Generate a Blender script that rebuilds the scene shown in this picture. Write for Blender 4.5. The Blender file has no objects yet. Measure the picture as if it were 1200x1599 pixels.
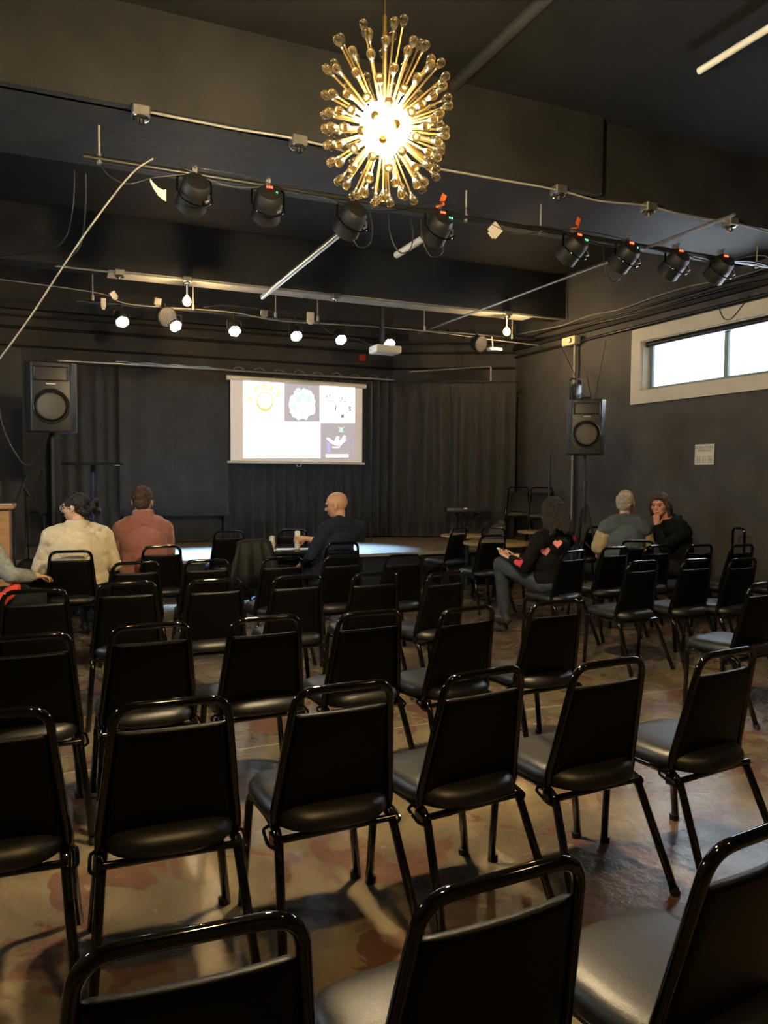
import bpy, bmesh, math, random
from mathutils import Vector, Matrix, Euler
from mathutils.bvhtree import BVHTree
random.seed(7)
S = bpy.context.scene
COL = S.collection
PI = math.pi
V = Vector
# ------------------------------------------------------------ camera
H, YAW, PITCH, ROLL = 1.55, math.radians(23.6), math.radians(2.75), math.radians(.4)
F = V((math.sin(YAW)*math.cos(PITCH), math.cos(YAW)*math.cos(PITCH), -math.sin(PITCH)))
R0 = V((math.cos(YAW), -math.sin(YAW), 0)); U0 = R0.cross(F)
RR = R0*math.cos(ROLL)+U0*math.sin(ROLL); UU = U0*math.cos(ROLL)-R0*math.sin(ROLL)
cd = bpy.data.cameras.new('camera'); cam = bpy.data.objects.new('camera', cd); COL.objects.link(cam)
m = Matrix((RR, UU, -F)).transposed().to_4x4(); m.translation = V((0, 0, H)); cam.matrix_world = m
cd.sensor_fit = 'HORIZONTAL'; cd.sensor_width = 36; cd.lens = 36*1200/1200.0; cd.clip_start = .02
S.camera = cam
# ------------------------------------------------------------ view, world, daylight
S.view_settings.view_transform = 'Standard'; S.view_settings.look = 'None'
S.view_settings.gamma = 1; S.view_settings.use_curve_mapping = False
S.view_settings.exposure = 0.3
S.cycles.max_bounces = 6; S.cycles.diffuse_bounces = 3; S.cycles.glossy_bounces = 3
S.cycles.transmission_bounces = 6; S.cycles.sample_clamp_indirect = 4
S.cycles.use_denoising = True
S.cycles.caustics_refractive = False; S.cycles.caustics_reflective = False
W = bpy.data.worlds.new('world'); S.world = W; W.use_nodes = True
bg = W.node_tree.nodes['Background']; bg.inputs[0].default_value = (.80, .90, 1, 1); bg.inputs[1].default_value = 30
CHANDELIER_E = 1650; BULB_E = 14; SPOT_W = 5000
def area_light(name, loc, rot, sx, sy, power, color, portal=False):
    l = bpy.data.lights.new(name, 'AREA'); l.shape = 'RECTANGLE'; l.size = sx; l.size_y = sy; l.energy = power; l.color = color
    o = bpy.data.objects.new(name, l); COL.objects.link(o); o.location = loc; o.rotation_euler = rot
    if portal: l.cycles.is_portal = True
    return o
area_light('window_portal', (7.62, 6.4, 3.04), (0, PI/2, 0), .68, 3.7, 1, (1, 1, 1), True)
area_light('fill_window_portal', (-2.72, 5.5, 2.8), (0, -PI/2, 0), .6, 1.8, 1, (1, 1, 1), True)  # portal of the added left opening, unseen source of cool fill

for nm, lc, pw in (('added_warm_fill', (.55, 1.05, 3.86), 170), ('added_warm_fill', (2.9, .2, 3.86), 40)):  # added warm fill lights, unseen, for the gold sheen on the seats
    l = bpy.data.lights.new(nm, 'POINT'); l.energy = pw; l.color = (1, .64, .26); l.shadow_soft_size = .12
    o = bpy.data.objects.new(nm, l); COL.objects.link(o); o.location = lc
# ------------------------------------------------------------ materials
MATS = {}
def mat(name, col, rough=.5, metal=0, spec=.5, emit=None, es=0, noise=0, nscale=8, bump=0, bscale=60, trans=0, coat=0, sheen=0, alpha=1, stretch=None, ior=1.45):
    if name in MATS: return MATS[name]
    M = bpy.data.materials.new(name); M.use_nodes = True; N = M.node_tree.nodes; L = M.node_tree.links
    b = N['Principled BSDF']; c4 = (*col, 1)
    b.inputs['Base Color'].default_value = c4; b.inputs['Roughness'].default_value = rough
    b.inputs['Metallic'].default_value = metal; b.inputs['Specular IOR Level'].default_value = spec
    b.inputs['Transmission Weight'].default_value = trans; b.inputs['Coat Weight'].default_value = coat
    b.inputs['Sheen Weight'].default_value = sheen; b.inputs['IOR'].default_value = ior
    if emit: b.inputs['Emission Color'].default_value = (*emit, 1); b.inputs['Emission Strength'].default_value = es
    tc = N.new('ShaderNodeTexCoord'); src = tc.outputs['Object']
    if stretch:
        mp = N.new('ShaderNodeMapping'); mp.inputs['Scale'].default_value = stretch; L.new(src, mp.inputs[0]); src = mp.outputs[0]
    if noise:
        n = N.new('ShaderNodeTexNoise'); n.inputs['Scale'].default_value = nscale; n.inputs['Detail'].default_value = 6; L.new(src, n.inputs[0])
        r = N.new('ShaderNodeValToRGB'); r.color_ramp.elements[0].position = .3; r.color_ramp.elements[1].position = .7
        r.color_ramp.elements[0].color = tuple(max(0, k*(1-noise)) for k in col)+(1,)
        r.color_ramp.elements[1].color = tuple(min(1, k*(1+noise)) for k in col)+(1,)
        L.new(n.outputs[0], r.inputs[0]); L.new(r.outputs[0], b.inputs['Base Color'])
    if bump:
        n = N.new('ShaderNodeTexNoise'); n.inputs['Scale'].default_value = bscale; n.inputs['Detail'].default_value = 4; L.new(src, n.inputs[0])
        bp = N.new('ShaderNodeBump'); bp.inputs['Strength'].default_value = bump; bp.inputs['Distance'].default_value = .01
        L.new(n.outputs[0], bp.inputs['Height']); L.new(bp.outputs[0], b.inputs['Normal'])
    MATS[name] = M; return M

def floor_mat():
    M = bpy.data.materials.new('stained_concrete'); M.use_nodes = True; N = M.node_tree.nodes; L = M.node_tree.links
    b = N['Principled BSDF']; tc = N.new('ShaderNodeTexCoord')
    def noise(s, d=8, dist=0):
        n = N.new('ShaderNodeTexNoise'); n.inputs['Scale'].default_value = s; n.inputs['Detail'].default_value = d
        n.inputs['Distortion'].default_value = dist; n.inputs['Roughness'].default_value = .62; L.new(tc.outputs['Object'], n.inputs[0]); return n
    n1, n2, n3 = noise(1.5, 8, .6), noise(2.7, 9, 1.2), noise(14, 5, 0)
    r1 = N.new('ShaderNodeValToRGB'); e = r1.color_ramp.elements
    e[0].position = .32; e[0].color = (.060, .050, .032, 1); e[1].position = .66; e[1].color = (.21, .165, .095, 1)
    k = r1.color_ramp.elements.new(.5); k.color = (.125, .10, .062, 1)
    L.new(n1.outputs[0], r1.inputs[0])
    r2 = N.new('ShaderNodeValToRGB'); e = r2.color_ramp.elements; e[0].position = .53; e[0].color = (0, 0, 0, 1); e[1].position = .555; e[1].color = (1, 1, 1, 1)
    L.new(n2.outputs[0], r2.inputs[0])
    mx = N.new('ShaderNodeMix'); mx.data_type = 'RGBA'; mx.inputs[7].default_value = (.085, .030, .024, 1)
    ml = N.new('ShaderNodeMath'); ml.operation = 'MULTIPLY'; ml.inputs[1].default_value = .7; L.new(r2.outputs[0], ml.inputs[0])
    L.new(ml.outputs[0], mx.inputs[0]); L.new(r1.outputs[0], mx.inputs[6])
    # light saw-cut joints
    sp = N.new('ShaderNodeSeparateXYZ'); L.new(tc.outputs['Object'], sp.inputs[0])
    def joint(sock, pos):
        a = N.new('ShaderNodeMath'); a.operation = 'SUBTRACT'; a.inputs[1].default_value = pos; L.new(sock, a.inputs[0])
        c = N.new('ShaderNodeMath'); c.operation = 'ABSOLUTE'; L.new(a.outputs[0], c.inputs[0])
        d = N.new('ShaderNodeMath'); d.operation = 'LESS_THAN'; d.inputs[1].default_value = .006; L.new(c.outputs[0], d.inputs[0]); return d.outputs[0]
    js = [joint(sp.outputs[1], 4.23), joint(sp.outputs[0], 4.82), joint(sp.outputs[1], .35), joint(sp.outputs[1], 8.1)]
    acc = js[0]
    for j in js[1:]:
        a = N.new('ShaderNodeMath'); a.operation = 'MAXIMUM'; L.new(acc, a.inputs[0]); L.new(j, a.inputs[1]); acc = a.outputs[0]
    my = N.new('ShaderNodeMix'); my.data_type = 'RGBA'; my.inputs[7].default_value = (.34, .28, .17, 1)
    L.new(acc, my.inputs[0]); L.new(mx.outputs[2], my.inputs[6]); L.new(my.outputs[2], b.inputs['Base Color'])
    rr = N.new('ShaderNodeMapRange'); rr.inputs[3].default_value = .10; rr.inputs[4].default_value = .42; L.new(n2.outputs[0], rr.inputs[0]); L.new(rr.outputs[0], b.inputs['Roughness'])
    bp = N.new('ShaderNodeBump'); bp.inputs['Strength'].default_value = .35; bp.inputs['Distance'].default_value = .01; L.new(n3.outputs[0], bp.inputs['Height']); L.new(bp.outputs[0], b.inputs['Normal'])
    return M
M_floor = floor_mat()
M_wall = mat('black_painted_wall', (.056, .053, .049), .62, noise=.22, nscale=3, bump=.35, bscale=25)
M_backwall = mat('dark_brown_wall', (.036, .033, .030), .7, noise=.2, nscale=3, bump=.3, bscale=20)
M_ceil = mat('black_painted_ceiling', (.010, .0097, .0085), .85, spec=.2, noise=.3, nscale=2, bump=.4, bscale=12)
M_beam = mat('black_painted_beam', (.018, .0175, .016), .65, spec=.35, noise=.35, nscale=2.2, bump=.3, bscale=15)
M_drape = mat('black_velour', (.020, .022, .024), .9, sheen=.2, noise=.25, nscale=5)
M_drape2 = mat('dark_grey_drape', (.029, .028, .026), .85, sheen=.2, noise=.2, nscale=5)
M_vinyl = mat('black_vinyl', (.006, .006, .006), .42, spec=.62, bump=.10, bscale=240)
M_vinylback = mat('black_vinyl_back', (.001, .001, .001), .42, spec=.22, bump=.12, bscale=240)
M_gloss = mat('gloss_black_steel', (.002, .002, .002), .06, spec=.6)
M_black = mat('matt_black', (.010, .010, .010), .55)
M_plastic = mat('black_plastic', (.018, .019, .020), .40)
M_grille = mat('speaker_grille', (.075, .070, .060), .36, metal=.6, bump=.3, bscale=400)
M_steel = mat('galvanised_steel', (.42, .41, .38), .35, metal=.9, noise=.15, nscale=20)
M_conduit = mat('painted_conduit', (.30, .28, .24), .45)
M_darkpipe = mat('dark_steel_pipe', (.03, .03, .03), .35, metal=.5)
M_brass = mat('brushed_gold', (.62, .42, .15), .28, metal=1)
M_glass = mat('glow_tinted_glass', (1, .80, .40), .20, trans=1, ior=1.45)  # amber tint paints the globe's gold light into the drops
M_globe = mat('lit_globe', (1, .9, .7), .5, emit=(1, .77, .43), es=CHANDELIER_E)
M_bulb = mat('lit_bulb', (1, .8, .5), .5, emit=(1, .55, .12), es=BULB_E)
M_led = mat('lit_led_lens', (1, 1, 1), .4, emit=(.72, .86, 1), es=60)
M_red = mat('red_display', (.5, 0, 0), .4, emit=(1, .06, .02), es=6)
M_green = mat('green_indicator', (0, .5, .1), .4, emit=(.1, 1, .3), es=4)
M_orange = mat('orange_strap', (.8, .14, .03), .6)
M_white = mat('white_paint', (.72, .70, .64), .5, noise=.05, nscale=6)
M_trim = mat('cream_trim', (.62, .58, .50), .5, noise=.06, nscale=5)
M_winframe = mat('blue_grey_frame', (.20, .26, .28), .45)
M_paper = mat('paper', (.72, .71, .64), .8)
M_ink = mat('grey_ink', (.20, .20, .20), .8)
M_woodstage = mat('stage_floor_wood', (.16, .125, .09), .38, noise=.25, nscale=3, stretch=(1, 8, 1))
M_wood = mat('plywood', (.38, .21, .10), .5, noise=.25, nscale=6, stretch=(1, 1, 6))
M_tabletop = mat('table_laminate', (.30, .20, .10), .25, noise=.15, nscale=6, stretch=(1, 8, 1))
M_blacktop = mat('black_laminate', (.02, .022, .022), .08, spec=.6)
M_redbox = mat('red_enamel', (.45, .03, .02), .5)
M_emer = mat('ivory_plastic', (.75, .68, .42), .45)
M_can = mat('printed_can', (.62, .60, .54), .35, noise=.25, nscale=60)
M_skin = mat('skin', (.50, .27, .17), .5, noise=.08, nscale=12)
M_skinbald = mat('skin_warm', (.55, .31, .19), .42, noise=.10, nscale=10)
M_skinpink = mat('skin_pink', (.62, .29, .21), .5, noise=.12, nscale=14)

# ------------------------------------------------------------ mesh helpers
def finish(name, bm, m, parent=None, smooth=False, loc=None):
    me = bpy.data.meshes.new(name); bmesh.ops.recalc_face_normals(bm, faces=bm.faces); bm.to_mesh(me); bm.free()
    if smooth:
        for p in me.polygons: p.use_smooth = True
        if smooth != 'all':
            try: me.set_sharp_from_angle(angle=math.radians(40))
            except Exception: pass
    for k in (m if isinstance(m, (list, tuple)) else [m]): me.materials.append(k)
    o = bpy.data.objects.new(name, me); COL.objects.link(o)
    if parent: o.parent = parent
    if loc: o.location = loc
    return o
def tag(o, label=None, cat=None, group=None, kind=None):
    if label: o['label'] = label
    if cat: o['category'] = cat
    if group: o['group'] = group
    if kind: o['kind'] = kind
    return o
def empty(name, loc=(0, 0, 0), rz=0, label=None, cat=None, group=None):
    o = bpy.data.objects.new(name, None); COL.objects.link(o); o.location = loc; o.rotation_euler = (0, 0, rz); o.empty_display_size = .1
    return tag(o, label, cat, group)
def copy_tree(o, parent=None):
    c = o.copy(); COL.objects.link(c)
    if parent: c.parent = parent
    for ch in list(o.children): copy_tree(ch, c)
    return c
def box(bm, c, s, rot=None, mi=0):
    r = bmesh.ops.create_cube(bm, size=1); vs = r['verts']
    M = Matrix.Translation(V(c)) @ (rot.to_4x4() if rot else Matrix()) @ Matrix.Diagonal((*s, 1))
    bmesh.ops.transform(bm, matrix=M, verts=vs)
    if mi:
        for f in {f for v in vs for f in v.link_faces}: f.material_index = mi
    return vs
def bbox(bm, c, s, bev=.01, seg=2, rot=None):
    b2 = bmesh.new(); box(b2, c, s); bmesh.ops.bevel(b2, geom=b2.edges[:], offset=bev, segments=seg, affect='EDGES', profile=.5)
    if rot: bmesh.ops.transform(b2, matrix=Matrix.Translation(V(c)) @ rot.to_4x4() @ Matrix.Translation(-V(c)), verts=b2.verts)
    merge(bm, b2)
def merge(bm, b2, M=None):
    if M: bmesh.ops.transform(b2, matrix=M, verts=b2.verts)
    me = bpy.data.meshes.new('t'); b2.to_mesh(me); bm.from_mesh(me); bpy.data.meshes.remove(me); b2.free()
def frame_for(d):
    d = d.normalized(); a = V((0, 0, 1)) if abs(d.z) < .95 else V((1, 0, 0)); x = d.cross(a).normalized(); return x, x.cross(d).normalized()
def fillet(pts, r, n=5):
    pts = [V(p) for p in pts]; out = [pts[0]]
    for i in range(1, len(pts)-1):
        p = pts[i]; a = (pts[i-1]-p); b = (pts[i+1]-p); la, lb = a.length, b.length; rr = min(r, la*.49, lb*.49)
        A, B = p+a*(rr/la), p+b*(rr/lb)
        for k in range(n+1):
            t = k/n; out.append(A*(1-t)**2+p*2*t*(1-t)+B*t*t)
    out.append(pts[-1]); return out
def tube(bm, pts, r, seg=10, caps=True, rs=None):
    pts = [V(p) for p in pts]; rings = []; n = len(pts); x = None
    for i, p in enumerate(pts):
        d = (pts[min(i+1, n-1)]-pts[max(i-1, 0)]).normalized()
        if x is None: x, y = frame_for(d)
        else:
            x = (x-d*x.dot(d)).normalized(); y = x.cross(d)
        rad = rs[i] if rs else r
        rings.append([bm.verts.new(p+(x*math.cos(2*PI*k/seg)+y*math.sin(2*PI*k/seg))*rad) for k in range(seg)])
    for a, b in zip(rings, rings[1:]):
        for k in range(seg): bm.faces.new((a[k], a[(k+1) % seg], b[(k+1) % seg], b[k]))
    if caps: bm.faces.new(rings[0][::-1]); bm.faces.new(rings[-1])
def cyl(bm, a, b, r, seg=12, r2=None): tube(bm, [a, b], r, seg, rs=[r, r if r2 is None else r2])
def lathe(bm, prof, c=(0, 0, 0), seg=24, M=None):
    c = V(c); M = M or Matrix(); rings = []
    for (r, z) in prof: rings.append([bm.verts.new(M @ (V((max(r, 1e-4)*math.cos(2*PI*k/seg), max(r, 1e-4)*math.sin(2*PI*k/seg), z)))+c) for k in range(seg)])
    for a, b in zip(rings, rings[1:]):
        for k in range(seg): bm.faces.new((a[k], a[(k+1) % seg], b[(k+1) % seg], b[k]))
    bm.faces.new(rings[0][::-1]); bm.faces.new(rings[-1])
def prism(bm, pts2, z0, z1):
    a = [bm.verts.new((x, y, z0)) for x, y in pts2]; b = [bm.verts.new((x, y, z1)) for x, y in pts2]; n = len(a)
    bm.faces.new(a[::-1]); bm.faces.new(b)
    for k in range(n): bm.faces.new((a[k], a[(k+1) % n], b[(k+1) % n], b[k]))
def NB(): return bmesh.new()
def quad(bm, *p): return bm.faces.new([bm.verts.new(q) for q in p])
def cable(name, pts, r, m, label=None, cat='cable', parent=None, sub=6, group=None):
    P = [V(p) for p in pts]; out = []
    for i in range(len(P)-1):
        p0, p1, p2, p3 = P[max(i-1, 0)], P[i], P[i+1], P[min(i+2, len(P)-1)]
        for k in range(sub):
            t = k/sub; out.append(.5*((2*p1)+(p2-p0)*t+(2*p0-5*p1+4*p2-p3)*t*t+(3*p1-p0-3*p2+p3)*t**3))
    out.append(P[-1]); bm = NB(); tube(bm, out, r, 6)
    o = finish(name, bm, m, parent, smooth='all')
    return tag(o, label, cat, group) if label else o

# ------------------------------------------------------------ setting
def struct(name, bm, m, smooth=False):
    o = finish(name, bm, m, smooth=smooth); o['kind'] = 'structure'; return o
ZC = 4.66; XR = 7.4; XL = -2.6; YB = -3.2
b = NB(); box(b, (2.4, 4.6, -.05), (10.4, 16, .1)); struct('floor', b, M_floor)
b = NB(); box(b, (2.4, 4.6, ZC+.05), (10.4, 16, .1)); struct('ceiling', b, M_ceil)
WY0, WY1, WZ0, WZ1 = 4.6, 8.23, 2.71, 3.38           # clerestory opening
b = NB(); T = .24
box(b, (XR+T/2, (YB+12.4)/2, WZ0/2), (T, 12.4-YB, WZ0)); box(b, (XR+T/2, (YB+12.4)/2, (WZ1+ZC)/2), (T, 12.4-YB, ZC-WZ1))
box(b, (XR+T/2, (YB+WY0)/2, (WZ0+WZ1)/2), (T, WY0-YB, WZ1-WZ0)); box(b, (XR+T/2, (12.4+WY1)/2, (WZ0+WZ1)/2), (T, 12.4-WY1, WZ1-WZ0))
struct('wall_right', b, M_wall)
b = NB(); box(b, (2.4, 12.3, ZC/2), (10.4, .2, ZC)); prism(b, [(5.47, 12.2), (7.4, 11.3), (7.4, 12.2)], 0, ZC); struct('wall_back', b, M_backwall)
b = NB(); L0, L1, Z0, Z1 = 4.6, 6.4, 2.5, 3.1
box(b, (XL-.1, (YB+12.4)/2, Z0/2), (.2, 12.4-YB, Z0)); box(b, (XL-.1, (YB+12.4)/2, (Z1+ZC)/2), (.2, 12.4-YB, ZC-Z1))
box(b, (XL-.1, (YB+L0)/2, (Z0+Z1)/2), (.2, L0-YB, Z1-Z0)); box(b, (XL-.1, (12.4+L1)/2, (Z0+Z1)/2), (.2, 12.4-L1, Z1-Z0))
struct('wall_left', b, M_wall)
b = NB(); box(b, (2.4, YB-.1, ZC/2), (10.4, .2, ZC)); struct('wall_front', b, M_wall)
# beams (slab downstands)
b = NB(); box(b, (2.4, 6.12, 4.0+(ZC-4)/2), (10.0, 1.12, ZC-4)); box(b, (.95, 5.54, 4.0+(ZC-4)/2), (7.0, .1, ZC-4)); struct('beam_1', b, M_beam)
b = NB(); box(b, (2.4, 10.10, 4.0+(ZC-4)/2), (10.0, .32, ZC-4)); struct('beam_2', b, M_beam)
b = NB(); box(b, (3.75, 10.09, 3.985), (6.1, .30, .03)); struct('lit_underside_strip', b, mat('lit_underside_grey', (.42, .41, .38), .5, noise=.2, nscale=5))  # pale strip paints the light on the far beam's underside
b = NB(); box(b, (2.4, 1.6, 4.0+(ZC-4)/2), (10.0, .9, ZC-4)); struct('beam_3', b, M_beam)
# wall pilaster / ledge details on right wall
b = NB(); box(b, (XR-.03, 8.3, 3.72), (.06, 6.2, .05)); struct('trim_1', b, M_beam)
b = NB(); box(b, (XR-.012, 4.0, .06), (.024, 14.4, .12)); struct('baseboard_right', b, M_black)
# window_1: trim, frame, mullions, panes, roller tube
w = empty('window_1', (XR, 6.4, 3.0)); w['kind'] = 'structure'
def win_part(name, bm, m, smooth=False): o = finish(name, bm, m, w, smooth); o.matrix_parent_inverse = Matrix.Translation(-V((XR, 6.4, 3.0))); return o
b = NB(); fo = .17; x = XR-.02
box(b, (x, (WY0+WY1)/2, WZ1+fo/2), (.04, WY1-WY0+2*fo, fo)); box(b, (x, (WY0+WY1)/2, WZ0-fo/2), (.04, WY1-WY0+2*fo, fo))
for yy in (WY0-fo/2, WY1+fo/2): box(b, (x, yy, (WZ0+WZ1)/2), (.04, fo, WZ1-WZ0))
box(b, (XR+.09, (WY0+WY1)/2, WZ1-.006), (.18, WY1-WY0, .012)); box(b, (XR+.09, (WY0+WY1)/2, WZ0+.006), (.18, WY1-WY0, .012))
for yy in (WY0+.006, WY1-.006): box(b, (XR+.09, yy, (WZ0+WZ1)/2), (.18, .012, WZ1-WZ0-.024))
win_part('window_casing', b, M_trim)
b = NB(); X = XR+.15
for zz in (WZ0+.035, WZ1-.035): box(b, (X, (WY0+WY1)/2, zz), (.05, WY1-WY0, .05))
for yy in (WY0+.03, WY1-.035, 6.93, 5.7): box(b, (X, yy, (WZ0+WZ1)/2), (.055, .06, WZ1-WZ0-.02))
win_part('window_frame', b, M_winframe)
b = NB()
for y0, y1 in ((WY0+.06, 5.67), (5.73, 6.90), (6.96, WY1-.065)): box(b, (X+.005, (y0+y1)/2, (WZ0+WZ1)/2), (.006, y1-y0, WZ1-WZ0-.12))
M_pane = mat('window_glass', (1, 1, 1), .0, trans=1, ior=1.02)
win_part('window_pane', b, M_pane)
b = NB(); cyl(b, (XR+.06, WY0+.03, WZ1-.045), (XR+.06, WY1-.03, WZ1-.045), .035, 14); win_part('roller_blind', b, M_darkpipe, True)
# added_fill_window is an added unseen opening on the left for cool fill
w2 = empty('added_fill_window', (XL, 5.5, 2.8)); w2['kind'] = 'structure'
b = NB()
for zz in (Z0+.03, Z1-.03): box(b, (-.08, 0, zz-2.8), (.06, 1.8, .06))
for yy in (-.87, 0, .87): box(b, (-.08, yy, 0), (.055, .06, .54))
finish('window_frame', b, M_winframe, w2)

# ------------------------------------------------------------ stage and drapes
b = NB(); ST = .5
prism(b, [(-2.4, 9.5), (6.0, 9.5), (6.0, 9.9), (7.38, 9.9), (7.38, 11.25), (5.45, 12.18), (-2.4, 12.18)], 0, ST-.03)
stg = finish('stage_platform', b, M_black); tag(stg, 'low black-faced stage platform across the back of the room under the drapes', 'stage')
b = NB(); prism(b, [(-2.42, 9.46), (6.03, 9.46), (6.03, 9.86), (7.38, 9.86), (7.38, 11.25), (5.45, 12.18), (-2.42, 12.18)], ST-.03, ST)
finish('stage_floor', b, M_woodstage, stg)
b = NB(); box(b, (1.8, 9.452, ST-.02), (8.44, .016, .04)); finish('stage_edge_trim', b, M_conduit, stg)
def curtain(name, p0, p1, z0, z1, waves, amp, m, label, seed=0, flat=0):
    rnd = random.Random(seed); p0, p1 = V((*p0, 0)), V((*p1, 0)); d = p1-p0; L = d.length; d.normalize(); nrm = V((d.y, -d.x, 0)); n = int(waves*10)
    b = NB(); zs = [z0+(z1-z0)*k/7 for k in range(8)]; ph = [rnd.uniform(-.8, .8) for _ in range(int(waves)+3)]; am = [rnd.uniform(.55, 1.25) for _ in range(int(waves)+3)]
    cols = []
    for back in (0, 1):
        rows = []
        for zi, z in enumerate(zs):
            row = []
            for i in range(n+1):
                t = i/n; wv = t*waves; k = int(wv); a = am[k]*(1-(wv-k))+am[k+1]*(wv-k)
                q = math.sin(2*PI*wv+ph[k]*(1-(wv-k))+ph[k+1]*(wv-k)+.25*math.sin(zi*.6+k)); q = math.copysign(abs(q)**.7, q)
                row.append(b.verts.new(p0+d*(t*L)+nrm*(q*amp*a*(1-.25*zi/7))+V((0, 0, z))-nrm*(.006*back)))
            rows.append(row)
        cols.append(rows)
        for r0, r1 in zip(rows, rows[1:]):
            for i in range(n): b.faces.new((r0[i], r0[i+1], r1[i+1], r1[i]) if not back else (r0[i+1], r0[i], r1[i], r1[i+1]))
    f, k = cols
    for i in range(n): b.faces.new((f[0][i+1], f[0][i], k[0][i], k[0][i+1])); b.faces.new((f[-1][i], f[-1][i+1], k[-1][i+1], k[-1][i]))
    for j in range(7): b.faces.new((f[j][0], f[j+1][0], k[j+1][0], k[j][0])); b.faces.new((f[j+1][n], f[j][n], k[j][n], k[j+1][n]))
    return tag(finish(name, b, m, smooth='all'), label, 'curtain', 'black stage drapes')
curtain('stage_curtain', (.05, 11.72), (.95, 11.75), .52, 3.07, 5, .035, M_drape2, 'dark drape behind the left loudspeaker, leftmost on the stage rail', 1)
curtain('stage_curtain', (.93, 11.66), (1.70, 11.68), .93, 3.07, 2.6, .018, M_drape2, 'short dark drape hanging above the pink-fleece person, hem well above the stage', 2)
curtain('stage_curtain', (1.66, 11.70), (2.52, 11.70), .92, 3.08, 2.4, .014, M_drape2, 'smooth short drape directly left of the projection screen', 3)
curtain('stage_curtain', (2.48, 11.86), (3.9, 11.86), ST+.02, 3.1, 8, .035, M_drape, 'full-length black drape behind the left part of the projection screen', 4)
curtain('stage_curtain', (3.86, 11.86), (5.32, 11.84), ST+.02, 3.1, 9, .04, M_drape, 'full-length black drape behind the right edge of the projection screen', 5)
curtain('stage_curtain', (5.30, 11.80), (6.3, 11.34), ST+.02, 3.08, 4.5, .075, M_drape2, 'pleated drape on the slanted corner right of the screen', 6)
curtain('stage_curtain', (6.3, 11.34), (7.16, 10.93), ST+.02, 3.08, 4.2, .075, M_drape2, 'pleated drape at the far right end, beside the side wall', 7)
# dark riser behind short drapes
b = NB(); box(b, (.9, 11.98, .74), (3.1, .06, .46)); tag(finish('stage_riser', b, M_drape2), 'dark low panel on the stage under the short drapes at left', 'panel')
def pipe(name, a, bb, r, m, label, cat='pipe', group=None):
    b = NB(); cyl(b, a, bb, r, 12); return tag(finish(name, b, m, smooth=True), label, cat, group)
pipe('curtain_rail', (.0, 11.70, 3.11), (2.5, 11.70, 3.13), .02, M_steel, 'steel rail carrying the short drapes left of the screen', 'rail')
pipe('curtain_rail', (2.5, 11.82, 3.14), (5.32, 11.80, 3.14), .02, M_steel, 'steel rail carrying the drapes behind the screen', 'rail')
pipe('curtain_rail', (5.3, 11.80, 3.12), (7.2, 10.9, 3.12), .016, M_darkpipe, 'dark rail carrying the pleated corner drapes at right', 'rail')
b = NB(); tube(b, fillet([(5.52, 11.62, 3.27), (6.75, 11.06, 3.36), (6.75, 11.06, 3.12)], .03), .014); tag(finish('bent_pipe', b, M_steel, smooth=True), 'short bent steel pipe frame above the corner drapes', 'pipe')
b = NB()
for k in range(9):
    x0 = 2.62+k*.32; tube(b, [(x0, 11.80, 3.17), (x0+.08, 11.78, 3.19+.012*(k % 2)), (x0+.17, 11.80, 3.165)], .011, 6)
tag(finish('cable_bundle', b, M_steel, smooth=True), 'shiny looped cable tied along the rail above the screen', 'cable')
b = NB()
P = [(.9+.14*k, 11.68, 3.145+.012*math.sin(k*2.3)) for k in range(11)]; tube(b, P, .012, 6); tag(finish('cable_bundle', b, M_steel, smooth=True), 'shiny cable taped along the rail over the short drapes', 'cable')
# ------------------------------------------------------------ projection screen
scr = empty('projection_screen', (3.6, 11.6, 1.73), 0, 'pull-down projection screen on the drapes showing a grid of five bright pictures', 'screen')
SX, SZ = 3.6, 1.73
def sp(name, bm, m, smooth=False, par=None):
    o = finish(name, bm, m, par or scr, smooth)
    return o
b = NB(); cyl(b, (-1.13, 0, 1.27), (1.13, 0, 1.25), .036, 16); sp('screen_housing', b, M_white, True)
b = NB(); box(b, (0, 0, .64), (2.14, .006, 1.24)); M_fabric = mat('screen_fabric', (.62, .57, .52), .8, emit=(.62, .56, .52), es=.34); fab = sp('screen_fabric', b, M_fabric)  # emission paints the projector's stray light into the fabric
b = NB(); cyl(b, (-1.12, 0, .0), (1.12, 0, .0), .016, 12); sp('bottom_bar', b, M_white, True)
b = NB(); tube(b, [(-.04, -.01, -.01), (-.03, -.01, -.05), (.03, -.01, -.05), (.04, -.01, -.01)], .006, 6); sp('pull_handle', b, M_white, True)
M_pw = mat('projected_white', (.8, .8, .8), .8, emit=(1, 1, 1), es=1.7)  # picture tones glow in place of light thrown by the projector
M_pg = mat('projected_grey', (.4, .38, .4), .8, emit=(.40, .375, .41), es=.70)
M_py = mat('projected_yellow', (.8, .8, .3), .8, emit=(1, .95, .45), es=.72)
M_po = mat('projected_orange', (.8, .5, .2), .8, emit=(1, .66, .20), es=.68)
M_pm = mat('projected_mint', (.5, .8, .7), .8, emit=(.68, 1, .88), es=.66)
M_pp = mat('projected_purple', (.5, .4, .8), .8, emit=(.62, .52, 1.0), es=.55)
M_pk = mat('projected_ink', (.3, .3, .3), .8, emit=(.4, .4, .42), es=.35)
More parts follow.
